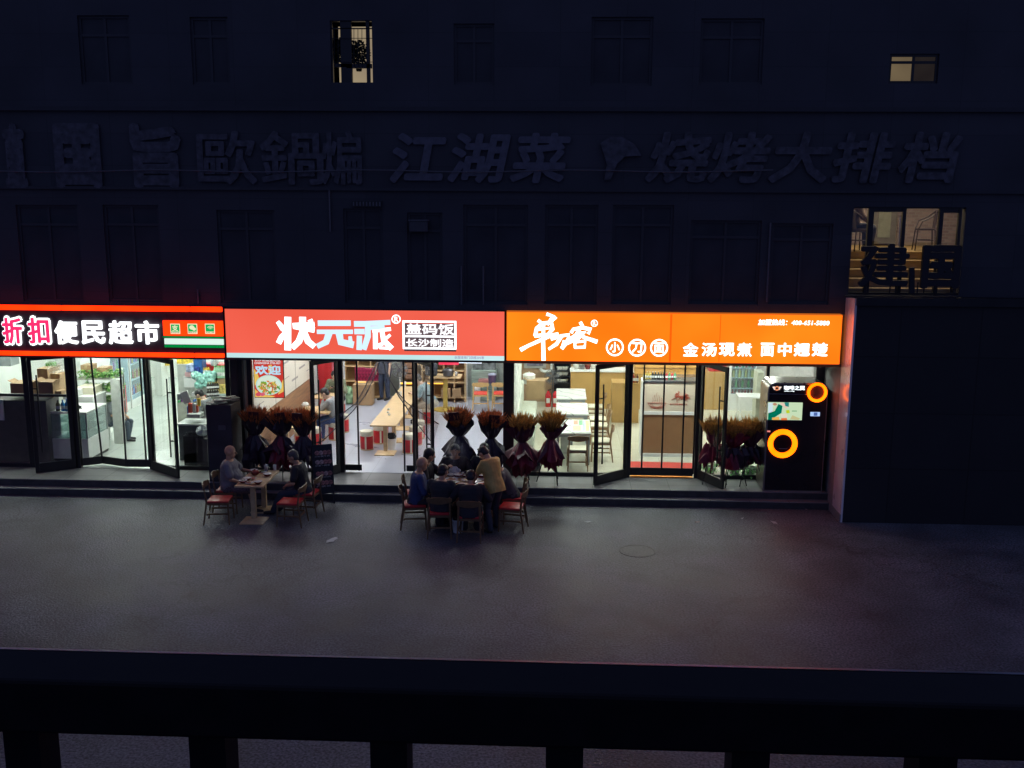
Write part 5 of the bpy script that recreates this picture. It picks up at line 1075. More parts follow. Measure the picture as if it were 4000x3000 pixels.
# checkout
X_ = lambda c,x,y,Y: onY(c,x,y,Y)
t = thing('checkout_counter','grey checkout counter in front of the cashier','counter',(-8.0,1.1,.3)); a = X_('H',850,900,.7).x; b_ = X_('H',1290,900,.7).x
MB().box(a,b_-.0,.75,1.25,.3,1.12).build('body',mat('counter_dark_grey',(.05,.055,.06),.5),t,world=True); MB().box(a-.02,b_,.7,1.3,1.12,1.16,bev=.005).build('counter_top',mat('counter_light_top',(.45,.47,.45),.4),t,world=True)
t = cbox('monitor','pale backside of the cash register screen before the cashier','screen','H',935,520,1055,690,1.0,.03,M_WHITE); t.rotation_euler = (0,radians(-18),0)
t = cbox('printer','grey receipt printer at the left of the checkout counter','printer','H',850,560,925,640,1.05,.18,mat('grey_plastic',(.3,.31,.32),.5))
t = cbox('cash_box','white box standing on the checkout counter before the cashier','box','H',985,840,1165,895,.8,.3,mat('pale_grey_box',(.4,.41,.4),.5))
for k,(x0,x1,y0,y1,cn) in enumerate(((1000,1060,690,830,0),(1062,1110,700,820,4),(1112,1140,720,835,0),(1125,1170,620,735,3),(985,1040,730,840,2))):
    cbox('snack_packet','small %s packet on the checkout counter' % ('red and white','white','dark red','orange','blue')[k],'packet','H',x0,y0,x1,y1,.95+.02*k,.08,BC[cn],bev=.01,group='small goods on the checkout counter')
for k in range(7):
    t = thing('shopping_basket','black shopping basket, number %s from the floor in the stack behind the door leaf' % ('first','second','third','fourth','fifth','sixth','topmost')[k],'basket',(-8.02,.42,.31+k*.085),group='stacked black shopping baskets')
    t['label'] = ['lowest black basket of the stack behind the supermarket door leaf','second lowest black basket of the stack','third black basket from the floor','middle black basket of the stack','third black basket from the top','black basket just below the topmost one','topmost black basket of the stack, its handle standing up'][k]
    b = MB(); b.box(-.22,.22,-.15,.15,0,.01); 
    for s in (-1,1): b.box(-.23,.23,s*.155-.005,s*.155+.005,.0,.17); b.box(s*.225-.005,s*.225+.005,-.15,.15,0,.17)
    b.build('body',M_BLACK,t); MB().tube([(-.2,0,.17),(-.17,-.1,.26),(.17,-.1,.26),(.2,0,.17)],.008,6).build('handle',M_BLACK,t)
t = thing('plastic_bag','crumpled white plastic bag left of the tall dark cabinet','bag',X_('H',1210,1140,.3)); crumple(.16,12).build('bag_body',mat('white_bag',(.55,.6,.6),.35,var=.1),t)
t = cbox('shelf','dark goods shelf filling the window left of the tall dark cabinet','shelf','H',1110,1180,1290,1620,.25,.3,M_DKW,z0=.3)
pc = onY('H',1110,545,1.75)
person('cashier with black hair looking down behind the checkout counter', (pc.x+.32,1.75,pc.z-1.27), 78, hip=.62, lean=16, headp=34, hands=((-.16,.34,.74),(.16,.36,.74)), top=C_('grey_overall',(.20,.21,.22)), bottom=DN, sleeves='short', hide_low=True, skin=SKINP, size=.97)
goods = [('box','white box with dark markings above the cashier','H',940,325,1120,470,M_WHITE),('packet','pink boxes behind the cashier','H',958,262,1075,325,mat('pink_box',(.62,.36,.36),.5)),('box','blue and white box on the pink boxes','H',972,160,1092,262,mat('blue_white_box',(.35,.42,.62),.5,var=.7,scale=9)),
 ('bin','blue plastic bin at the back above the cashier','H',1072,60,1205,280,mat('blue_bin',(.03,.12,.35),.4)),('packet','black and blue packet beside the blue bin','H',1090,190,1165,310,mat('ink_blue_packet',(.03,.05,.25),.4,var=.6,scale=20)),
 ('crate','red crate of bottles at the back right of the supermarket','H',1208,150,1550,340,M_RED),('box','cardboard tray under the green bottles','H',1340,325,1585,435,M_CARD),
 ('packet','yellow noodle packets right of the black jars','H',1412,430,1575,560,mat('noodle_packets',(.55,.42,.12),.5,var=.6,scale=18)),('box','large pale blue tray under the noodle packets','H',1300,560,1590,600,mat('pale_blue_tray',(.35,.45,.5),.4))]
for k,(n,lb,c,x0,y0,x1,y1,m_) in enumerate(goods): cbox({'box':'goods_box','packet':'snack_packet','bin':'plastic_bin','crate':'crate'}[n],lb,n,c,x0,y0,x1,y1,3.0-.05*k if n != 'crate' else 3.2,.3,m_)
t = thing('detergent_bottle','white jug with handle on top of the red crate','bottle',X_('H',1368,165,3.25)); MB().lathe([(.09,0),(.10,.05),(.09,.16),(.04,.22),(.035,.26)],n=14).build('body',M_WHITE,t,smooth=True); MB().tube([(.06,0,.21),(.13,0,.18),(.12,0,.08),(.09,0,.05)],.016,6).build('handle',M_WHITE,t)
for k in range(7): p = X_('H',1405+k*23,325,2.85); bottle(p.x,2.7,p.z,.30,.045,mat('mint_bottle',(.35,.6,.4),.3),mat('green_cap',(.1,.45,.1),.4),'mint green bottle of the row at the right window of the supermarket','mint green bottles on the cardboard tray')
for k in range(3): p = X_('H',1235+k*32,270,3.0); bottle(p.x,2.95,p.z,.17,.04,mat('yellow_tin',(.7,.5,.04),.4),M_BLACK,'yellow tin with black cap in the red crate','yellow tins in the red crate')
for k in range(10): 
    p = X_('H',1285+(k%5)*28,500+95*(k//5),2.2); bottle(p.x,2.2+.02*(k%5),p.z,.17,.04,mat('black_jar',(.03,.025,.02),.3),mat('gold_lid',(.6,.45,.1),.3),'black jar with gold lid on the %s row above the newspapers' % ('upper','lower')[k//5],'black jars with gold lids','jar')
rr = random.Random(31)
for k in range(9):
    p = X_('H',1110+rr.uniform(0,220),340+rr.uniform(0,200),2.6); t = thing('snack_bag','teal snack bag in the pile behind the cashier','bag',p,rr.uniform(0,3),'teal snack bags behind the cashier'); q = crumple(.13,60+k,sz=1.1); q.build('bag_body',mat('teal_film',(.30,.60,.52),.3,var=.5,scale=12),t,smooth=True)
p = onZ('H',135,1210,.3); person('shop worker in grey crouched behind the green vegetable shelf, sandals showing', (p.x-.32,p.y+.05,.3), -84, hip=.5, lean=10, headp=20, hands=((-.15,.3,.6),(.15,.3,.6)), feet=((-.1,.34,.05),(.1,.4,.05)), top=C_('slate_shirt',(.16,.18,.19)), bottom=C_('slate_trousers',(.06,.08,.11)), size=.95)
p = bpy.data.objects[[o.name for o in COL.objects if o.name.startswith('person')][-1]].location; t = thing('stool','low stool under the shop worker in grey','stool',(p.x,p.y,.3)); MB().box(-.15,.15,-.15,.15,.36,.4,bev=.01).build('seat',M_WHITE,t); f = MB(); [f.box(sx*.13-.015,sx*.13+.015,sy*.13-.015,sy*.13+.015,0,.36) for sx in (-1,1) for sy in (-1,1)]; f.build('legs',M_WHITE,t)

a = onY('H',850,500,3.4).x; b_ = -6.88; zt = onY('H',1100,470,3.3).z
t = thing('shelf_unit','long goods shelf behind the cashier, loaded with boxes and bags','shelf',((a+b_)/2,3.45,.3)); MB().box(a,b_,3.35,3.75,.3,zt-.25,bev=.01).build('lower_board',mat('shelf_grey'),t,world=True); MB().box(a,b_,3.5,3.55,zt-.25,zt+.55).build('back_board',mat('pale_grey_rack',(.5,.52,.48),.5),t,world=True)
rr = random.Random(77)
for k in range(14):
    x = rr.uniform(845,1290); y = rr.uniform(585,690) ; w_ = rr.uniform(22,50); cbox('snack_packet','small bright packet among the goods stacked behind the checkout counter','packet','H',x,y-w_*1.2,x+w_,y,2.3+.04*k,.12,BC[rr.randrange(6)],group='small packets behind the checkout counter',bev=.012)
# ===== middle restaurant
MB().box(-6.75,-6.6,.15,5.7,.3,1.385).build('wainscot',M_WOODD if False else mat('brown_wainscot',(.30,.16,.08),.5,var=.3,scale=3,vscale=(1,.4,5)),bld)
t = thing('wall_graphic','long cream wall graphic with grey lettering along the left wall of the middle restaurant','picture',(-6.6,2.9,1.4))
MB().box(-6.75,-6.6,.15,5.7,1.40,3.3).build('panel',mat('cream_print',(.66,.62,.52),.6,var=.08,scale=1),t,world=True)
rr = random.Random(6); g = mat('grey_print',(.30,.28,.26),.6); g2 = mat('rose_print',(.50,.36,.31),.6)
for k in range(14):
    y = .4+(k%7)*.75; z = 1.65+.18*(k//7)+.55*(k%2); l = rr.uniform(.3,.6); MB().box(-6.6,-6.597,y,y+l,z,z+rr.choice((.02,.05))).build('print_line',g,t,world=True)
for y,ch,h in ((.55,'酒',.35),(1.6,'饭',.4)): me = text_mesh(ch,0,h,0,h,0,depth=.003); o = link_mesh('print_character',me,g,t); o.matrix_basis = Matrix.Translation((.002,y-2.9,.5)) @ Matrix.Rotation(pi/2,4,'Z')
for body,y,z,l,h in (('ORIGINAL & FRESH',3.1,1.1,2.2,.22),('Natural flavour',3.2,1.5,1.8,.2)): me = text_mesh(body,0,l,0,h,0,depth=.003); o = link_mesh('print_lettering',me,g,t); o.matrix_basis = Matrix.Translation((.002,y-2.9,z)) @ Matrix.Rotation(pi/2,4,'Z')
MB().ell((-6.6,1.6,2.5),(.003,.22,.6),14,8).build('print_leaf',g2,t,world=True)
for y in (1.9,3.75): MB().box(-6.605,-6.594,y,y+.012,1.4,3.3).build('panel_joint',g,t,world=True)
# backlit food poster in the window
PB = onY('B',290,515,.1); a, b_, c_, d = pbox('B',290,500,538,835,.1)
t = thing('poster','backlit red and yellow poster of a bowl of fried vegetables in the restaurant window','poster',((a+b_)/2,.1,c_))
MB().box(a-.015,b_+.015,.1,.14,c_-.015,d+.015,bev=.004).build('frame',M_FRAME,t,world=True)
W_, H_ = b_-a, d-c_
kk = [0]
def pp(poly, col, nm, n='print'): kk[0] += 1; MB().prism([(a+W_*u, d-H_*v) for u,v in poly], .098-.0007*kk[0], .1).build(n, emat(nm,col,1.), t, world=True)
def oval(u,v,ru,rv,n=28,t0=0,t1=2*pi): return [(u+ru*cos(t0+(t1-t0)*i/n), v+rv*sin(t0+(t1-t0)*i/n)) for i in range(n+(0 if t1-t0 > 6 else 1))]
pp([(0,0),(1,0),(1,1),(0,1)],(.62,.045,.03),'poster_red'); pp([(0,.30),(.12,.42),(.2,.6),(0,.72)],(.85,.55,.12),'poster_yellow'); pp([(0,.80),(.2,.93),(.7,.97),(.6,1),(0,1)],(.85,.55,.12),'poster_yellow'); pp([(1,.55),(1,.85),(.8,.93),(.9,.7)],(.85,.55,.12),'poster_yellow')
pp([(.5,.22),(.62,.20),(.62,.42),(.5,.44)],(.85,.50,.12),'poster_yellow'); pp(oval(.49,.70,.45,.245),(.50,.80,.72),'poster_bowl_rim'); pp(oval(.49,.69,.40,.215),(.72,.85,.72),'poster_bowl_in')
rr = random.Random(5)
for i in range(85):
    an = rr.uniform(0,2*pi); q = sqrt(rr.random()); u = .50+.36*q*cos(an); v = .745+.15*q*sin(an); th_ = rr.uniform(0,pi); l = rr.uniform(.035,.075); w = l*.4; du, dv = cos(th_), sin(th_)*.72
    col, nm = (((.20,.42,.03),'veg_green'),((.10,.30,.03),'veg_dark'),((.75,.22,.03),'veg_orange'),((.80,.55,.10),'veg_yellow'),((.45,.10,.03),'veg_brown'))[rr.randrange(5)]
    pp([(u-du*l,v-dv*l),(u+dv*w,v-du*w*.7),(u+du*l,v+dv*l),(u-dv*w,v+du*w*.7)],col,nm)
pl = emat('poster_white',(.80,.88,.92),1.); pbx = lambda u0,v0,u1,v1: (a+W_*u0, a+W_*u1, d-H_*v1, d-H_*v0)
text('长沙制造盖码饭', pbx(.05,.045,.95,.115), .05, pl, t, depth=.003, off=.03); text('CHANGSHA STIR-FRY', pbx(.05,.13,.95,.18), .05, pl, t, depth=.003, off=.02)
text('欢迎', pbx(.06,.21,.95,.44), .05, emat('poster_blue',(.52,.78,.95),1.), t, depth=.003, off=.05)
pp(oval(.14,.92,.09,.045),(.70,.08,.12),'poster_badge'); pp(oval(.28,.92,.07,.04),(.70,.12,.20),'poster_badge2'); text('鲜炒', pbx(.07,.90,.21,.94), .05, pl, t, depth=.003)
# stools
def stool(x, y, label, src=[None]):
    if src[0] is not None: return copy_tree(src[0], loc=(x,y,.3), rz=R.uniform(0,6), label=label)
    t = thing('stool', label, 'stool', (x,y,.3), group='round red and cream stools'); src[0] = t
    MB().lathe([(.145,.33),(.155,.345),(.158,.44),(.15,.455),(.10,.46)],n=24).build('seat',M_CREAM,t,smooth=True)
    MB().lathe([(.150,.03),(.155,.05),(.155,.31),(.15,.33)],n=24).build('body',M_RED,t,smooth=True); MB().lathe([(.157,0),(.157,.03)],n=24).build('base',M_WOOD,t)
    for k in range(4): an = k*pi/2; MB().bar((.154*cos(an),.154*sin(an),.03),(.154*cos(an),.154*sin(an),.33),.04,.012,up=(cos(an),sin(an),0)).build('trim',M_CREAM,t)
    return t
for x,y,lb in ((-4.48,2.03,'nearest stool at the left of the long table'),(-4.28,2.65,'second stool at the left of the long table, partly under it'),(-4.38,3.6,'third stool at the left of the long table'),(-4.35,4.7,'fourth stool at the left of the long table'),(-4.35,5.25,'farthest stool at the left of the long table'),
    (-3.43,1.78,'nearest stool at the right of the long table'),(-3.38,2.55,'second stool at the right of the long table'),(-3.4,3.2,'third stool at the right of the long table'),(-3.38,4.85,'stool under the man in teal'),
    (-5.42,3.75,'stool behind the man in blue jeans'),(-5.45,2.95,'stool under the man in the grey sweater'),(-5.78,2.25,'stool before the second wall table'),(-6.15,.75,'cream topped stool left of the flower stands, near one'),(-6.05,1.98,'cream topped stool behind the first wall table'),(-5.9,5.6,'stool under the man in green')): stool(x,y,lb)
dining_table(-4.27,-3.66,1.33,3.75,'near half of the long wooden table in the middle restaurant',base_y=[1.65,2.9],z0=.3); dining_table(-4.27,-3.66,3.76,6.1,'far half of the long wooden table in the middle restaurant',base_y=[4.2,5.6],z0=.3)
dining_table(-6.5,-5.92,.95,1.7,'first small wall table behind the flower stands',z0=.3); dining_table(-6.3,-5.5,2.57,3.36,'second wall table before the man in the grey sweater',z0=.3); dining_table(-6.35,-5.66,4.36,5.07,'third wall table before the man in green',z0=.3)
p = onZ('B',570,890,1.05); t = thing('tissue','crumpled white tissue on a wall table above the flower stands','tissue',(p.x,p.y,1.05)); 
t.location = (-6.2,3.1,1.07); crumple(.09,21).build('sheet',M_WHITE,t)
for i,(x,y) in enumerate(((1385,940),(1380,965),(1390,985))): p = onZ('B',x,y,1.05); t = thing('tissue','small crumpled tissue near the middle of the long table, %s one' % ('far','middle','near')[i],'tissue',(p.x,p.y,1.06)); crumple(.035,70+i).build('sheet',M_WHITE,t)
p = onZ('B',1480,825,1.05); cup(p.x,p.y,1.05,'clear plastic cup on the far half of the long table',m=M_WHITE,r=.045,h=.12); p = onZ('B',1515,745,1.05); cup(p.x,p.y,1.05,'white paper cup in front of the man in teal',m=M_WHITE,r=.05,h=.14)
p = onZ('B',1405,1262,.3); t = thing('waste_bin','small white bin with black liner under the long table','bin',(p.x,p.y+.1,.3)); MB().lathe([(.09,0),(.125,.27),(.115,.27),(.085,.01)],n=18).build('body',M_WHITE,t,smooth=True); crumple(.115,22).build('liner',M_BLACK,t).location = (0,0,.24)
carton('large carton near the back shelves of the middle restaurant','B',1092,732,1252,880,7.0,.4,z0=.3,tape=False)
t = thing('fan','grey pedestal fan at the end of the long table','fan',(-4.38,6.6,.3)); fc = onY('B',1440,612,6.5); lz = fc.z-.3; f = MB()
for r_ in (.235,.17,.1): f.tube([(r_*cos(k*pi/14),-.1,lz+r_*sin(k*pi/14)) for k in range(28)],.005 if r_ < .23 else .009,5,closed=True)
for k in range(20): an = k*pi/10; f.tube([(.04*cos(an),-.12,lz+.04*sin(an)),(.235*cos(an),-.1,lz+.235*sin(an))],.0025,4)
f.build('guard',mat('fan_grey',(.10,.10,.11),.4),t)
f = MB()
for k in range(7):
    an = k*2*pi/7; v = [(cos(an+da)*r_, -.07+dy, lz+sin(an+da)*r_) for r_,da,dy in ((.05,-.2,.0),(.21,.15,-.02),(.22,.55,.02),(.05,.3,.02))]; f.add(v,[(0,1,2,3)])
f.build('blades',mat('fan_blade',(.17,.17,.18),.4),t); MB().tube([(0,0,0),(0,0,lz)],.016,8).lathe([(.18,0),(.18,.03),(.03,.05)],n=20).build('stand',M_WHITE,t); MB().tube([(0,-.08,lz),(0,.08,lz)],.06,14).build('motor',mat('fan_grey'),t)
t = thing('sack','white and green printed sack left of the large carton','sack',(onY('B',1060,860,7.2).x,7.2,.3)); crumple(.24,33,sz=1.4).build('sack_body',mat('green_white_sack',(.30,.50,.28),.6,var=.8,scale=4),t)
t = thing('door','red door panel at the back left of the middle restaurant','door',(-6.2,6.2,.3)); a, b_, c_, d = pbox('B',800,520,930,730,6.2); MB().box(a,b_,6.2,6.25,.3,3.2,bev=.01).build('panel',M_RED,t,world=True); MB().box(b_,b_+.06,6.18,6.27,.3,3.2).build('frame',mat('pink_frame',(.5,.1,.14),.5),t,world=True)
MB().box(-6.6,a,6.2,6.27,.3,3.3).box(b_+.06,b_+.35,6.2,6.27,.3,3.3).build('inner_wall',mat('pale_inner_wall',(.5,.5,.5),.7),bld)
# back shelves
def wshelf(label, c, x0, x1, rows, Y, d=.35, div=3):
    a = onY(c,x0,600,Y).x; b = onY(c,x1,600,Y).x; zs = [onY(c,(x0+x1)/2,y,Y).z for y in rows]
    t = thing('shelf_unit', label, 'shelf', ((a+b)/2,Y+d/2,.3)); f = MB()
    for z in zs: f.box(a,b,Y,Y+d,z-.015,z+.015)
    f.build('board',M_WOOD,t,world=True); f = MB(); zt = max(zs)
    for i in range(div+1): x = a+(b-a)*i/div; f.box(x-.015,x+.015,Y-.003,Y+d,.3,zt)
    f.build('upright',M_WOOD,t,world=True); MB().box(a,b,Y+d,Y+d+.02,.3,zt).build('back_panel',mat('shelf_back_wood',(.36,.22,.10),.6),t,world=True)
    return t, a, b, zs
t, a, b_, zs_ = wshelf('wooden shelf with burgundy packets at the back left of the middle restaurant','B',1030,1345,(520,585,705,835),7.9)
t2, a2, b2, zs2 = wshelf('wooden shelf with brown bags at the back middle of the middle restaurant','B',1500,1830,(520,570,715,835),7.9)
rr = random.Random(12)
for k in range(9): x = onY('B',1125+k*26,700,7.85).x; t = thing('packet','upright burgundy food packet of the row on the left back shelf','packet',(x,7.95,zs_[2]+.02),group='burgundy packets on the back shelf'); MB().box(-.055,.055,-.06,.06,0,.40+rr.uniform(-.03,.02),bev=.02).build('wrapper',mat('burgundy_film',(.26,.015,.06),.3,var=.7,scale=14),t)
for k in range(3): cbox('paper_bag','brown paper bag, %s of the stack on the middle back shelf' % ('lowest','middle','topmost')[k],'bag','B',1515,690-k*45-42,1600,690-k*45,7.85,.3,mat('brown_bag',(.22,.12,.07),.7,var=.3),bev=.03,group='brown bags on the back shelf')
for x0,x1,y0,y1,Y,lb in ((1482,1600,715,727,7.86,'orange glowing strip under the middle back shelf'),(1120,1200,706,714,7.86,'orange glowing strip under the left back shelf'),(1660,1850,714,726,7.7,'orange glowing strip under the right back shelf')):
    a, b_, c_, d = pbox('B',x0,y0,x1,y1,Y); t = thing('strip_light',lb,'light',((a+b_)/2,Y,c_)); MB().box(a,b_,Y-.02,Y+.01,c_,d).build('tube',emat('amber_strip',(1,.45,.05),2.5),t,world=True); MB().box(a,b_,Y+.01,Y+.03,c_,d+.01).build('rail',M_WHITE,t,world=True)
a, b_, c_, d = pbox('C',235,530,398,572,6.0); t = thing('lit_menu_strip','glowing pink red sign strip at the top right of the middle restaurant','sign',((a+b_)/2,6,c_)); MB().box(a,b_,5.98,6.04,c_,d,bev=.015).build('face',emat_var('pink_red_light',(1.,.03,.09),(1.,.09,.16),1.1,9),t,world=True); MB().box(a,b_,6.04,6.08,c_,d).build('back',M_BLACK,t,world=True)
a, b_, c_, d = pbox('B',1505,528,1600,545,7.5); t = thing('strip_light','red glowing strip above the brown bags','light',((a+b_)/2,7.5,c_)); MB().box(a,b_,7.5,7.52,c_,d).build('tube',emat('red_strip',(1,.10,.06),1.4),t,world=True)
a = onY('K',190,148,2.2); b_ = onY('K',590,150,2.2); t = thing('strip_light','bluish white tube light just under the right end of the red sign','light',((a.x+b_.x)/2,2.2,a.z)); MB().box(a.x,b_.x,2.2,2.24,a.z-.03,a.z+.03).build('tube',emat('blue_white_tube',(.75,.85,1),3),t,world=True); MB().box(a.x,b_.x,2.2,2.26,a.z+.03,a.z+.07).build('housing',M_WHITE,t,world=True)
# serving counter with pot
a = onY('C',150,650,6.3).x; b_ = onY('C',412,650,6.3).x; zc = onY('C',280,672,6.3).z
t = thing('side_table','yellow pedestal table carrying a cooking pot at the back right of the middle restaurant','table',((a+b_)/2,6.6,.3)); MB().box(a,b_,6.3,6.9,zc-.04,zc,bev=.006).build('tabletop',M_WOOD,t,world=True)
MB().box((a+b_)/2-.06,(a+b_)/2+.06,6.5,6.62,.34,zc-.04).build('post',mat('mustard_paint',(.45,.32,.07),.5),t,world=True); MB().lathe([(.34,0),(.33,.03),(.1,.06)],((a+b_)/2,6.56,.3),28).build('base',mat('mustard_paint'),t,world=True,smooth=True)
t = thing('cooking_pot','grey lidded pot on the yellow pedestal table','pot',(onY('C',312,660,6.5).x,6.5,zc)); MB().lathe([(.11,0),(.14,.02),(.145,.17),(.15,.175),(.12,.20),(.03,.22),(.03,.245)],n=22).build('body',mat('dark_pot',(.09,.09,.10),.3,.4),t,smooth=True); MB().tube([(-.17,0,.15),(-.14,0,.14)],.02,6).tube([(.17,0,.15),(.14,0,.14)],.02,6).build('handle',M_BLACK,t)
t = thing('backpack','black backpack on the yellow pedestal table','bag',(onY('C',175,655,6.5).x,6.55,zc)); MB().box(-.17,.17,-.1,.1,0,.36,bev=.06).build('bag_body',mat('charcoal_fabric',(.05,.055,.065),.8),t,smooth=True); MB().box(-.12,.12,-.13,-.1,.03,.18,bev=.03).build('pocket',mat('charcoal_fabric'),t)
p = onY('C',378,655,6.5); cup(p.x,6.5,zc,'clear jar beside the grey lidded pot',r=.05,h=.13,name='jar')
t3, a3, b3, zs3 = wshelf('open wooden shelf with cartons under the red light at the back right','C',100,448,(545,620,715,835),7.6,.4,4)
for x0,x1,lb in ((255,330,'carton on the lowest shelf, left of the mustard post'),(345,415,'carton with white label on the lowest shelf, right of the mustard post')): carton(lb,'C',x0,765,x1,835,7.55,.35,tape=False)
t = thing('pole','thin white vertical pole beside the kitchen passage','pole',onZ('K',333,900,.3)); MB().tube([(0,0,0),(0,0,2.9)],.012,8).build('tube',M_WHITE,t)
M_CHW = mat('honey_oak',(.60,.38,.14),.4,var=.15,scale=9); M_RED2 = mat('bright_red_seat',(.75,.06,.03),.4)
chair((-2.12,6.75,.3),radians(4),'honey wood chair with bright red seat seen from behind inside the middle restaurant','wooden chairs inside the middle restaurant',wood=M_CHW,seatm=M_RED2); chair((-1.55,6.8,.3),radians(-3),'second honey wood chair, cut by the dark pillar','wooden chairs inside the middle restaurant',wood=M_CHW,seatm=M_RED2)
cbox('kitchen_rack','dark steel rack crowded with pans at the kitchen passage','rack','K',430,150,830,300,8.0,.3,mat('rack_grey',(.16,.18,.18),.4,.3,var=.7,scale=7)); cbox('kitchen_counter','pale green kitchen counter with flat trays behind the red chair','counter','K',410,300,840,640,7.9,.45,mat('mint_counter',(.26,.34,.29),.5,var=.35,scale=5,vscale=(.5,1,8)),z0=.3)
cbox('tray','flat pinkish board lying across the kitchen counter','tray','K',530,470,720,520,7.6,.3,mat('pink_board',(.40,.16,.15),.5)); cbox('goods_box','small white box on the kitchen floor','box','K',465,600,560,665,7.3,.25,M_WHITE,z0=.3)
t = thing('bucket','dark purple bucket with pale lid behind the red seated chairs','bucket',(onY('K',775,520,7.4).x,7.4,onY('K',775,525,7.4).z)); MB().lathe([(.10,0),(.125,.24),(.12,.24)],n=18).build('body',mat('purple_bucket',(.07,.05,.12),.4),t,smooth=True); MB().lathe([(.13,.24),(.13,.27),(.05,.30),(.0,.30)],n=18).build('lid',mat('lilac_lid',(.3,.32,.42),.4),t,smooth=True)
# people inside
person('man in grey sweater and blue jeans resting his head on his hand', (-5.38,2.98,.3), 88, hip=.54, lean=22, headp=24, hands=((-.05,.34,.98),(.2,.34,.80)), feet=((-.10,.36,.05),(.1,.42,.05)), top=C_('grey_sweater',(.24,.26,.27)), bottom=C_('blue_jeans',(.04,.10,.28)), sleeves='long', skin=SKINP)
person('young man in a green jacket looking down at his phone at the third wall table', (-5.92,5.52,.3), 176, hip=.54, lean=14, headp=30, hands=((-.10,.34,.86),(.10,.36,.86)), top=C_('sage_jacket',(.17,.19,.12)), bottom=DN, sleeves='long', skin=SKINP, phone='young man in green')
person('man in a teal t-shirt leaning on the long table with both forearms', (-3.28,4.85,.3), 84, hip=.56, lean=28, headp=22, hands=((-.14,.48,.80),(.16,.48,.80)), feet=((-.1,.34,.05),(.1,.4,.05)), top=C_('teal_tshirt',(.19,.28,.30)), bottom=C_('khaki_shorts',(.35,.31,.24)), shorts=True, skin=SKINP, size=1.06)
p = onZ('J',672,812,.3); person('staff member in dark trousers standing by the back shelves of the middle restaurant', (p.x+.05,p.y,.3), 150, hip=.93, lean=3, headp=8, hands=((-.25,.12,.85),(.25,.12,.85)), feet=((-.1,.0,.06),(.1,.06,.06)), top=C_('navy_top',(.06,.07,.10)), bottom=C_('navy_trousers',(.03,.04,.075)), skin=SKINP)
p = onZ('K',395,598,.3); person('cook in dark shorts standing in the kitchen passage behind the thin white pole', (p.x,p.y,.3), 200, hip=.93, lean=4, headp=8, hands=((-.25,.1,.85),(.25,.1,.85)), feet=((-.1,.0,.06),(.1,.04,.06)), top=C_('navy_top'), bottom=C_('dark_shorts',(.02,.022,.035)), shorts=True, skin=SKINP)

# ===== noodle restaurant
def marble():
    m = mat('marble_top',(.70,.72,.70),.2,var=.02); nt = m.node_tree; N = nt.nodes; L = nt.links; w = N.new('ShaderNodeTexWave'); w.inputs['Scale'].default_value = .9; w.inputs['Distortion'].default_value = 6; w.inputs['Detail'].default_value = 3; w.bands_direction = 'DIAGONAL'
    r = N.new('ShaderNodeValToRGB'); r.color_ramp.elements[0].position = .0; r.color_ramp.elements[0].color = (.3,.32,.32,1); r.color_ramp.elements[1].position = .035; r.color_ramp.elements[1].color = (.72,.74,.72,1)
    tc = [n for n in N if n.type == 'TEX_COORD'][0]; L.new(tc.outputs['Object'], w.inputs['Vector']); L.new(w.outputs['Fac'], r.inputs[0]); L.new(r.outputs[0], N['Principled BSDF'].inputs['Base Color']); return m
MM = marble(); GL = mat('grey_table_leg',(.28,.30,.32),.4)
for k,(y0,y1,lb) in enumerate(((.85,2.25,'nearest marble topped table with a picture menu on it'),(2.85,4.2,'middle marble topped table of the row'),(4.75,6.1,'farthest marble topped table of the row'))):
    t = thing('table',lb,'table',(.42,(y0+y1)/2,.3),group='marble topped tables'); MB().box(.02,.81,y0,y1,1.01,1.05,bev=.005).build('tabletop',MM,t,world=True); MB().box(.05,.78,y0+.03,y1-.03,.95,1.01).build('apron',GL,t,world=True)
    for x in (.05,.74):
        for y in (y0+.04,y1-.08): MB().box(x,x+.04,y,y+.04,.3,.95).build('leg',GL,t,world=True)
q = [onZ('C',x,y,1.056) for x,y in ((1312,1016),(1458,1014),(1464,1116),(1306,1114))]
t = thing('menu_sheet','colourful picture menu lying on the nearest marble table','menu',((q[0].x+q[1].x)/2,1.4,1.052)); MB().add([(v.x,v.y,1.053) for v in q]+[(v.x,v.y,1.057) for v in q],[(3,2,1,0),(4,5,6,7),(0,1,5,4),(1,2,6,5),(2,3,7,6),(3,0,4,7)]).build('sheet',mat('pale_card',(.72,.74,.62),.4),t,world=True)
for (u0,v0,u1,v1),cl in (((.12,.05,.35,.4),(.65,.25,.15)),((.4,.05,.6,.45),(.15,.4,.2)),((.1,.5,.5,.9),(.7,.62,.3)),((.62,.1,.72,.9),(.4,.6,.65)),((.78,.1,.95,.9),(.65,.62,.25))):
    P4 = lambda u,v: q[0].lerp(q[1],u).lerp(q[3].lerp(q[2],u),v); vv = [P4(u0,v0),P4(u1,v0),P4(u1,v1),P4(u0,v1)]; MB().add([(w.x,w.y,1.0585) for w in vv]+[(w.x,w.y,1.0572) for w in vv],[(0,1,2,3),(7,6,5,4)]).build('menu_print',mat('menu_print_%d'%int(u0*100+v0*10),cl,.4,var=.5,scale=30),t,world=True)
CWG = 'wooden chairs with cream cushions'
wc = chair((.50,.62,.3),radians(2),'wooden chair with cream cushion tucked at the near end of the nearest marble table',CWG,wood=mat('walnut_chair',(.26,.15,.07),.4,var=.2,scale=9),seatm=M_CREAM)
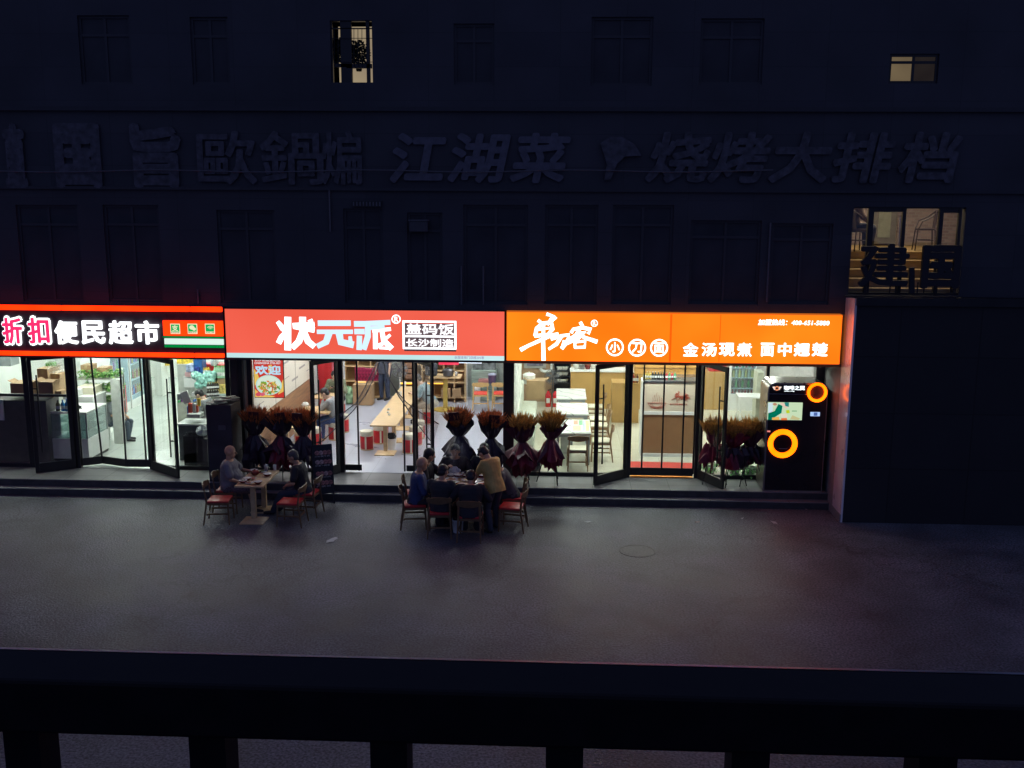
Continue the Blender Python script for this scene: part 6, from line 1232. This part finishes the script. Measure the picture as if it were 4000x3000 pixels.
for x,y,rz,lb in ((1.06,1.4,88,'cream cushioned chair right of the nearest marble table'),(1.08,3.0,90,'cream cushioned chair right of the middle marble table, near one'),(1.08,3.7,92,'cream cushioned chair right of the middle marble table, far one'),(1.06,5.2,90,'cream cushioned chair right of the farthest marble table')): copy_tree(wc,loc=(x,y,.3),rz=radians(rz),label=lb)
MB().box(.33,.67,.62-.29,.62-.25,1.0-.1,1.12).build('back_cushion',M_CREAM,wc,world=True,) if False else None
t = thing('bench','long cream padded bench along the left wall of the noodle restaurant','bench',(-.75,3.6,.3)); MB().box(-.98,-.5,1.6,5.7,.3,.78,bev=.03).build('seat',mat('pale_mint_vinyl',(.52,.55,.47),.5),t,world=True,smooth=True); MB().box(-.99,-.86,1.6,5.7,.78,1.35,bev=.04).build('backrest',mat('pale_mint_vinyl'),t,world=True,smooth=True)
mb = MB(); n = 30; vs = []
for i in range(n+1): y = .3+i*.12; vs += [(-.93+.05*sin(i*1.7),y,1.0),(-.90+.05*sin(i*1.7+.3),y,3.2)]
t = thing('drape','white hanging drape along the left wall of the noodle restaurant','curtain',(-.93,2.1,1.0)); mb.add(vs,[(2*i,2*i+2,2*i+3,2*i+1) for i in range(n)]).build('cloth',mat('white_cloth',(.68,.68,.62),.8),t,world=True,smooth=True)
carton('open carton on the bench end at the back left of the noodle restaurant','C',948,700,1095,850,5.8,.5,tape=False,open_=True)
t = thing('stock_pot','white lidded pot on the open carton','pot',(onY('C',967,722,6.2).x,6.2,onY('C',967,722,6.2).z)); MB().lathe([(.15,0),(.17,.02),(.17,.24),(.18,.25),(.12,.29),(.02,.30),(.02,.33)],n=22).build('body',M_WHITE,t,smooth=True)
t = cbox('picture_frame','grey framed picture high on the back wall of the noodle restaurant','picture','C',928,480,1105,600,7.85,.04,mat('frame_silver',(.36,.35,.33),.4)); a, b_, c_, d = pbox('C',952,480,1082,580,7.83); MB().box(a,b_,7.83,7.85,c_,d).build('picture',mat('dim_picture',(.16,.14,.19),.4,var=.5,scale=9),t,world=True)
t = thing('pipe','white drain pipe bending along the back wall of the noodle restaurant','pipe',onY('C',1100,610,7.75)); MB().tube([onY('C',x,y,7.75) for x,y in ((1062,600),(1070,618),(1100,625),(1140,620),(1152,600),(1152,500))],.045,10).build('tube',M_WHITE,t,world=True,smooth=True)
fc = onY('C',1158,665,6.9); t = thing('fan','dark wall fan blurred by motion left of the black bowl rack','fan',(fc.x,6.9,fc.z-.6)); f = MB()
for r_ in (.22,.14,.07): f.tube([(r_*cos(k*pi/12),-.05,.6+r_*sin(k*pi/12)) for k in range(24)],.006,5,closed=True)
for k in range(24): an = k*pi/12; f.tube([(.02*cos(an),-.07,.6+.02*sin(an)),(.22*cos(an),-.05,.6+.22*sin(an))],.0025,4)
t['label'] = 'dark round pedestal fan left of the black bowl rack'
f.build('guard',mat('fan_dark',(.06,.06,.07),.4),t); f = MB(); 
for k in range(5): an = k*2*pi/5; f.add([(cos(an+da)*r_,-.03,.6+sin(an+da)*r_) for r_,da in ((.03,-.3),(.2,0),(.2,.6),(.03,.5))],[(0,1,2,3)])
f.build('blades',mat('fan_blade'),t); MB().tube([(0,0,-fc.z+.9),(0,0,.6)],.014,8).build('stand',mat('fan_dark'),t)
t, a, b_, zs_ = wshelf('black rack of white bowls beside the brown counter','C',1172,1303,(560,620,665,720),7.3,.35,1)
for ch in t.children: ch.data.materials.clear(); ch.data.materials.append(M_BLACK)
for r_ in range(3):
    for k in range(4): x = a+.12+k*(b_-a-.24)/3; o = thing('bowl','white bowl on the %s level of the black rack' % ('top','middle','lower')[r_],'bowl',(x,7.4,zs_[r_+1]+.015 if r_ < 2 else zs_[2]+.015+.001),group='white bowls on the black rack'); o.location.z = (zs_[1],zs_[2],zs_[3])[r_]+.016; MB().lathe([(.035,0),(.07,.07),(.075,.1),(.07,.1)],n=14).build('body',M_POR,o,smooth=True)
BR = mat('caramel_laminate',(.42,.25,.08),.45,var=.04,scale=2)
t = thing('counter','long caramel coloured counter with pale top at the back of the noodle restaurant','counter',(1.2,7.3,.3)); MB().box(.42,2.6,7.0,7.5,.3,1.36).build('body',BR,t,world=True); MB().box(.40,2.62,6.97,7.52,1.36,1.42,bev=.006).build('counter_top',M_WHITE,t,world=True); MB().box(.42,2.6,7.01,7.02,.24,.34).build('kick',M_WOODD,t,world=True)
for k,(x,m_,lb) in enumerate(((1350,M_POR,'white bowl'),(1397,mat('grey_bowl',(.2,.2,.2),.4),'grey bowl'),(1443,M_BOWLR,'dark red bowl'),(1492,M_POR,'second white bowl'))):
    p = onY('C',x,598,7.1); o = thing('bowl',lb+' standing on the caramel counter','bowl',(p.x,7.1,1.42)); MB().lathe([(.05,0),(.09,.08),(.1,.13),(.09,.13)],n=16).build('body',m_,o,smooth=True)
t = thing('counter','caramel bottle counter left of the lit kiosk','counter',(2.2,5.4,.3)); a, b_, c_, d = pbox('D',95,640,172,930,5.26); MB().box(a-.4,b_,5.26,5.9,.3,d).build('body',BR,t,world=True)
for k in range(6): p = onY('D',100+k*13,630,5.35); bottle(p.x,5.38,d,.26,.035,[mat('sauce_red',(.3,.03,.02),.3),mat('sauce_amber',(.4,.2,.05),.3),mat('sauce_brown',(.12,.04,.02),.3)][k%3],M_BLACK,'sauce bottle on the caramel bottle counter','sauce bottles on the caramel counter')
# kiosk
t = thing('order_kiosk','order counter with pale logo panel over a brown base in the noodle restaurant','counter',(2.65,1.95,.3)); KX0, KX1 = 2.03, 3.27; z1_ = onY('D',205,850,1.75).z; z2_ = onY('D',205,625,1.75).z
MB().box(KX0+.02,KX1-.02,1.77,2.2,.38,z1_-.05).build('base',mat('cocoa_laminate',(.24,.125,.055),.5,var=.05),t,world=True); MB().box(KX0,KX1,1.74,2.22,z1_-.05,z1_+.03,bev=.006).build('ledge',M_WHITE,t,world=True)
MB().box(KX0,KX1,1.74,2.22,.3,.38).build('plinth',M_WHITE,t,world=True); MB().box(KX0+.01,KX1-.01,1.76,1.9,z1_+.03,z2_-.04).build('light_panel',mat('cream_panel',(.66,.56,.44),.4,var=.04),t,world=True); MB().box(KX0,KX1,1.74,2.22,z2_-.04,z2_+.02,bev=.006).build('counter_top',M_STEEL,t,world=True)
for x in (KX0-.04,KX1): MB().box(x,x+.04,1.74,2.22,.3,z2_).build('edge_post',M_WHITE,t,world=True)
def mini(scale, ox, oy): return [[(ox+(x-900)*scale, oy+(y-160)*scale, w*scale*.45) for x,y,w in ln] for ln in oc]
CR['S'] = CR['D']; strokes('S', mini(.215,410,697), 1.757, .004, mat('logo_red',(.45,.07,.03),.5), t, 'logo')
text('金汤现煮·面中翘楚', pbox('D',398,785,525,798,1.757), 1.757, mat('logo_red'), t, depth=.003)
o = onY('D',305,800,1.755); mb = MB()
for k in range(3): mb.tube([(o.x+.20*cos(pi+a_)*(1-.2*k), 1.752, o.z+.13*sin(pi+a_)*(1-.12*k)+.06) for a_ in [i*pi/10 for i in range(11)]],.004,5)
mb.tube([(o.x-.22,1.752,o.z+.06),(o.x+.22,1.752,o.z+.06)],.005,5)
for k in range(5): mb.tube([(o.x-.1+.05*k+.012*sin(j*1.5),1.752,o.z+.07+.06*j) for j in range(5-abs(k-2))],.003,5)
mb.build('bowl_drawing',mat('logo_red'),t,world=True)
for k in range(12): p = onY('D',215+k*20,612,1.95); bottle(p.x,1.95,z2_+.02,.17,.032,[mat('can_black',(.02,.02,.02),.3),mat('can_yellow',(.6,.45,.1),.3),mat('can_red',(.5,.04,.06),.3),mat('can_green',(.05,.35,.15),.3)][0 if 2 < k < 8 else (1 if k <= 2 else 2+k%2)],M_STEEL,'%s drink can on top of the order kiosk' % ('yellow' if k <= 2 else 'dark' if k < 8 else ('green' if k%2 else 'red')),'row of cans on the order kiosk','drink_can')
t = cbox('wall_cabinet','orange wood slatted hood above the order kiosk','cabinet','D',150,440,625,577,4.0,.5,mat('orange_wood_slats',(.50,.26,.07),.5,var=.15,scale=2,vscale=(.2,1,9)))
for y in (530,): a, b_, c_, d = pbox('D',150,y,625,y+4,3.99); MB().box(a,b_,3.985,4.0,c_,d).build('groove',M_WOODD,t,world=True)
q = [onZ('D',x,y,.305) for x,y in ((82,1203),(575,1215),(588,1253),(80,1248))]; t = thing('mat_and_reflection','red mat just inside the doorway under the orange sign','mat',(2.4,1,.3)); MB().add([(v.x,v.y,.303) for v in q]+[(v.x,v.y,.312) for v in q],[(3,2,1,0),(4,5,6,7),(0,1,5,4),(1,2,6,5),(2,3,7,6),(3,0,4,7)]).build('pile',mat('red_mat',(.50,.05,.035),.9,var=.15,scale=40),t,world=True)
t = thing('mat_and_reflection','orange strip mat at the threshold under the curtain','mat',(2.3,-.02,.3)); MB().box(1.64,2.98,-.04,.22,.302,.312).build('pile',mat('orange_reflection',(.75,.26,.04),.8,var=.1,scale=30),t,world=True)  # flat strip coloured as the orange reflection on the threshold
cbox('cabinet','caramel cabinet at the back right of the noodle restaurant','cabinet','D',655,560,802,830,7.1,.5,BR,z0=.3); cbox('goods_box','red box on the caramel cabinet','box','D',683,505,800,555,7.2,.35,M_RED)
# glass door fridge
a, b_, c_, d = pbox('D',832,440,1022,838,7.0); t = thing('refrigerator','white glass door drinks fridge at the back right of the noodle restaurant','refrigerator',((a+b_)/2,7.2,.3)); f = MB(); f.box(a,a+.07,7.0,7.6,.3,2.5); f.box(b_-.07,b_,7.0,7.6,.3,2.5); f.box(a+.07,b_-.07,7.55,7.6,.3,2.5); f.box(a+.07,b_-.07,7.0,7.55,.3,.78); f.box(a+.07,b_-.07,7.0,7.55,2.4,2.5); f.build('body',M_WHITE,t,world=True)
MB().box(a+.07,b_-.07,7.0,7.01,.78,2.4).build('door_pane',glass('fridge_glass'),t,world=True)
for r_,(y,ms) in enumerate(((752,[mat('can_red'),mat('egg_brown',(.3,.12,.08),.5)]),(672,[mat('beer_green',(.03,.25,.06),.2),mat('beer_dark',(.05,.03,.03),.2)]),(597,[mat('juice_yellow',(.6,.5,.15),.2),mat('pale_drink',(.5,.55,.45),.2)]),(526,[mat('can_green'),mat('can_red')]))):
    z = onY('D',920,y,7.1).z; MB().box(a+.07,b_-.07,7.05,7.5,z-.02,z).build('shelf',M_WHITE,t,world=True)
    for k in range(7): MB().lathe([(.036,0),(.04,.02),(.04,.17),(.016,.23),(.016,.27)] if r_ < 3 else [(.035,0),(.035,.15)],(a+.14+k*(b_-a-.28)/6,7.12,z),10).build('drink',ms[(k+r_)%2],t,world=True,smooth=True)
p0_ = onZ('D',1000,735,1.05); t = thing('table','small white table before the drinks fridge','table',(p0_.x,p0_.y+.2,.3)); MB().box(-.38,.38,-.3,.3,.71,.75,bev=.005).build('tabletop',M_WHITE,t); [MB().box(x-.02,x+.02,y-.02,y+.02,0,.71).build('leg',M_WHITE,t) for x in (-.34,.34) for y in (-.26,.26)]
t = cbox('side_counter','pale counter behind the vending machine','counter','D',1030,560,1240,640,6.0,.5,mat('pale_green_counter',(.5,.52,.42),.5),z0=.3)
t = thing('stair_stringer','slanting wooden stair edge above the vending machine','stairs',onY('D',1230,550,6.2)); MB().bar(onY('D',1130,495,6.2),onY('D',1345,600,6.2),.1,.14).build('board',BR,t,world=True)
t = thing('wall_picture','cream wall panel with red ring prints above the vending machine','picture',onY('D',1400,560,5.5)); a, b_, c_, d = pbox('D',1285,480,1505,640,5.5); MB().box(a,b_,5.5,5.54,c_,d+.4).build('panel',mat('cream_poster',(.66,.64,.52),.5),t,world=True)
for x,y,r_ in ((1355,525,32),(1462,575,40)): o = ring('D',x,y,r_,r_-7,5.5,.01,mat('ring_red',(.55,.10,.05),.5),t,'printed_ring')
text('面', pbox('D',1448,535,1482,575,5.5), 5.5, mat('ring_red'), t, depth=.006)
text('汤', pbox('D',1343,510,1370,540,5.5), 5.5, mat('ring_red'), t, depth=.006)
cbox('storage_box','dark grey fabric box at the left window under the orange sign','box','C',860,1300,1058,1440,.12,.45,mat('charcoal_box',(.10,.10,.11),.8),z0=.3)
t = thing('fire_extinguisher','red fire extinguisher on the floor at the back left of the noodle restaurant','fire extinguisher',(onZ('C',1122,900,.3).x,7.2,.3)); MB().lathe([(.075,0),(.08,.02),(.08,.36),(.03,.43),(.025,.46)],n=16).build('body',mat('extinguisher_red',(.5,.01,.02),.25),t,smooth=True); MB().bar((-.02,0,.48),(.09,0,.5),.03,.02).tube([(0,0,.46),(0,0,.5)],.02,8).build('valve',M_BLACK,t); MB().box(-.05,.05,-.084,-.08,.12,.26).build('label',M_WHITE,t)
t = copy_tree(t, loc=(t.location.x+.2,7.2,.3), label='second red fire extinguisher right beside the first, nearer the marble tables')
cbox('waste_bin','white bin under the nearest marble table','bin','C',1225,1150,1320,1240,1.9,.25,mat('pale_bin',(.5,.53,.52),.5),z0=.3)
# upstairs rattan chair
p = onY('M',1290,640,1.0); M_RT = mat('dark_rattan',(.035,.02,.015),.5); t = thing('chair','dark open armed rattan chair inside the large lit upstairs window','chair',(p.x,1.0,5.16),radians(80))
MB().lathe([(.2,.43),(.21,.46),(.1,.47)],n=20).build('seat',M_RT,t); [MB().tube([(x,y,.44),(x*1.15,y*1.2,0)],.014,6).build('leg',M_RT,t) for x in (-.17,.17) for y in (-.17,.17)]
MB().tube([(-.2,.16,.46),(-.26,.1,.62),(-.24,-.1,.72),(-.12,-.22,.84),(.12,-.22,.84),(.24,-.1,.72),(.26,.1,.62),(.2,.16,.46)],.016,6).tube([(-.17,-.15,.22),(.17,-.15,.22),(.17,.15,.22),(-.17,.15,.22)],.009,5,closed=True).build('armrest',M_RT,t)
mb = MB(); vs = []; 
for i in range(9): u = -1+i/4; vs += [(u*.17,-.20+.03*u*u,.47),(u*.14,-.235+.05*u*u,.83-.03*u*u)]
mb.add(vs,[(2*i,2*i+2,2*i+3,2*i+1) for i in range(8)]).build('backrest',M_RT,t)
p = onY('M',470,620,.6); t = copy_tree(t, loc=(p.x,.6,5.16), rz=radians(-70), label='second dark rattan chair cut by the left edge of the large upstairs window')
person('seated figure in dark clothes at the left edge of the large upstairs window', (p.x-.12,.75,5.16), -75, hip=.52, lean=4, headp=4, hands=((-.18,.3,.6),(.18,.3,.6)), top=C_('brown_coat',(.10,.06,.04)), bottom=DN, sleeves='long', skin=SKINP)
bpy.data.scenes.remove(TS)
for o in COL.objects:
    for k in ('w','h'):
        if k in o: del o[k]
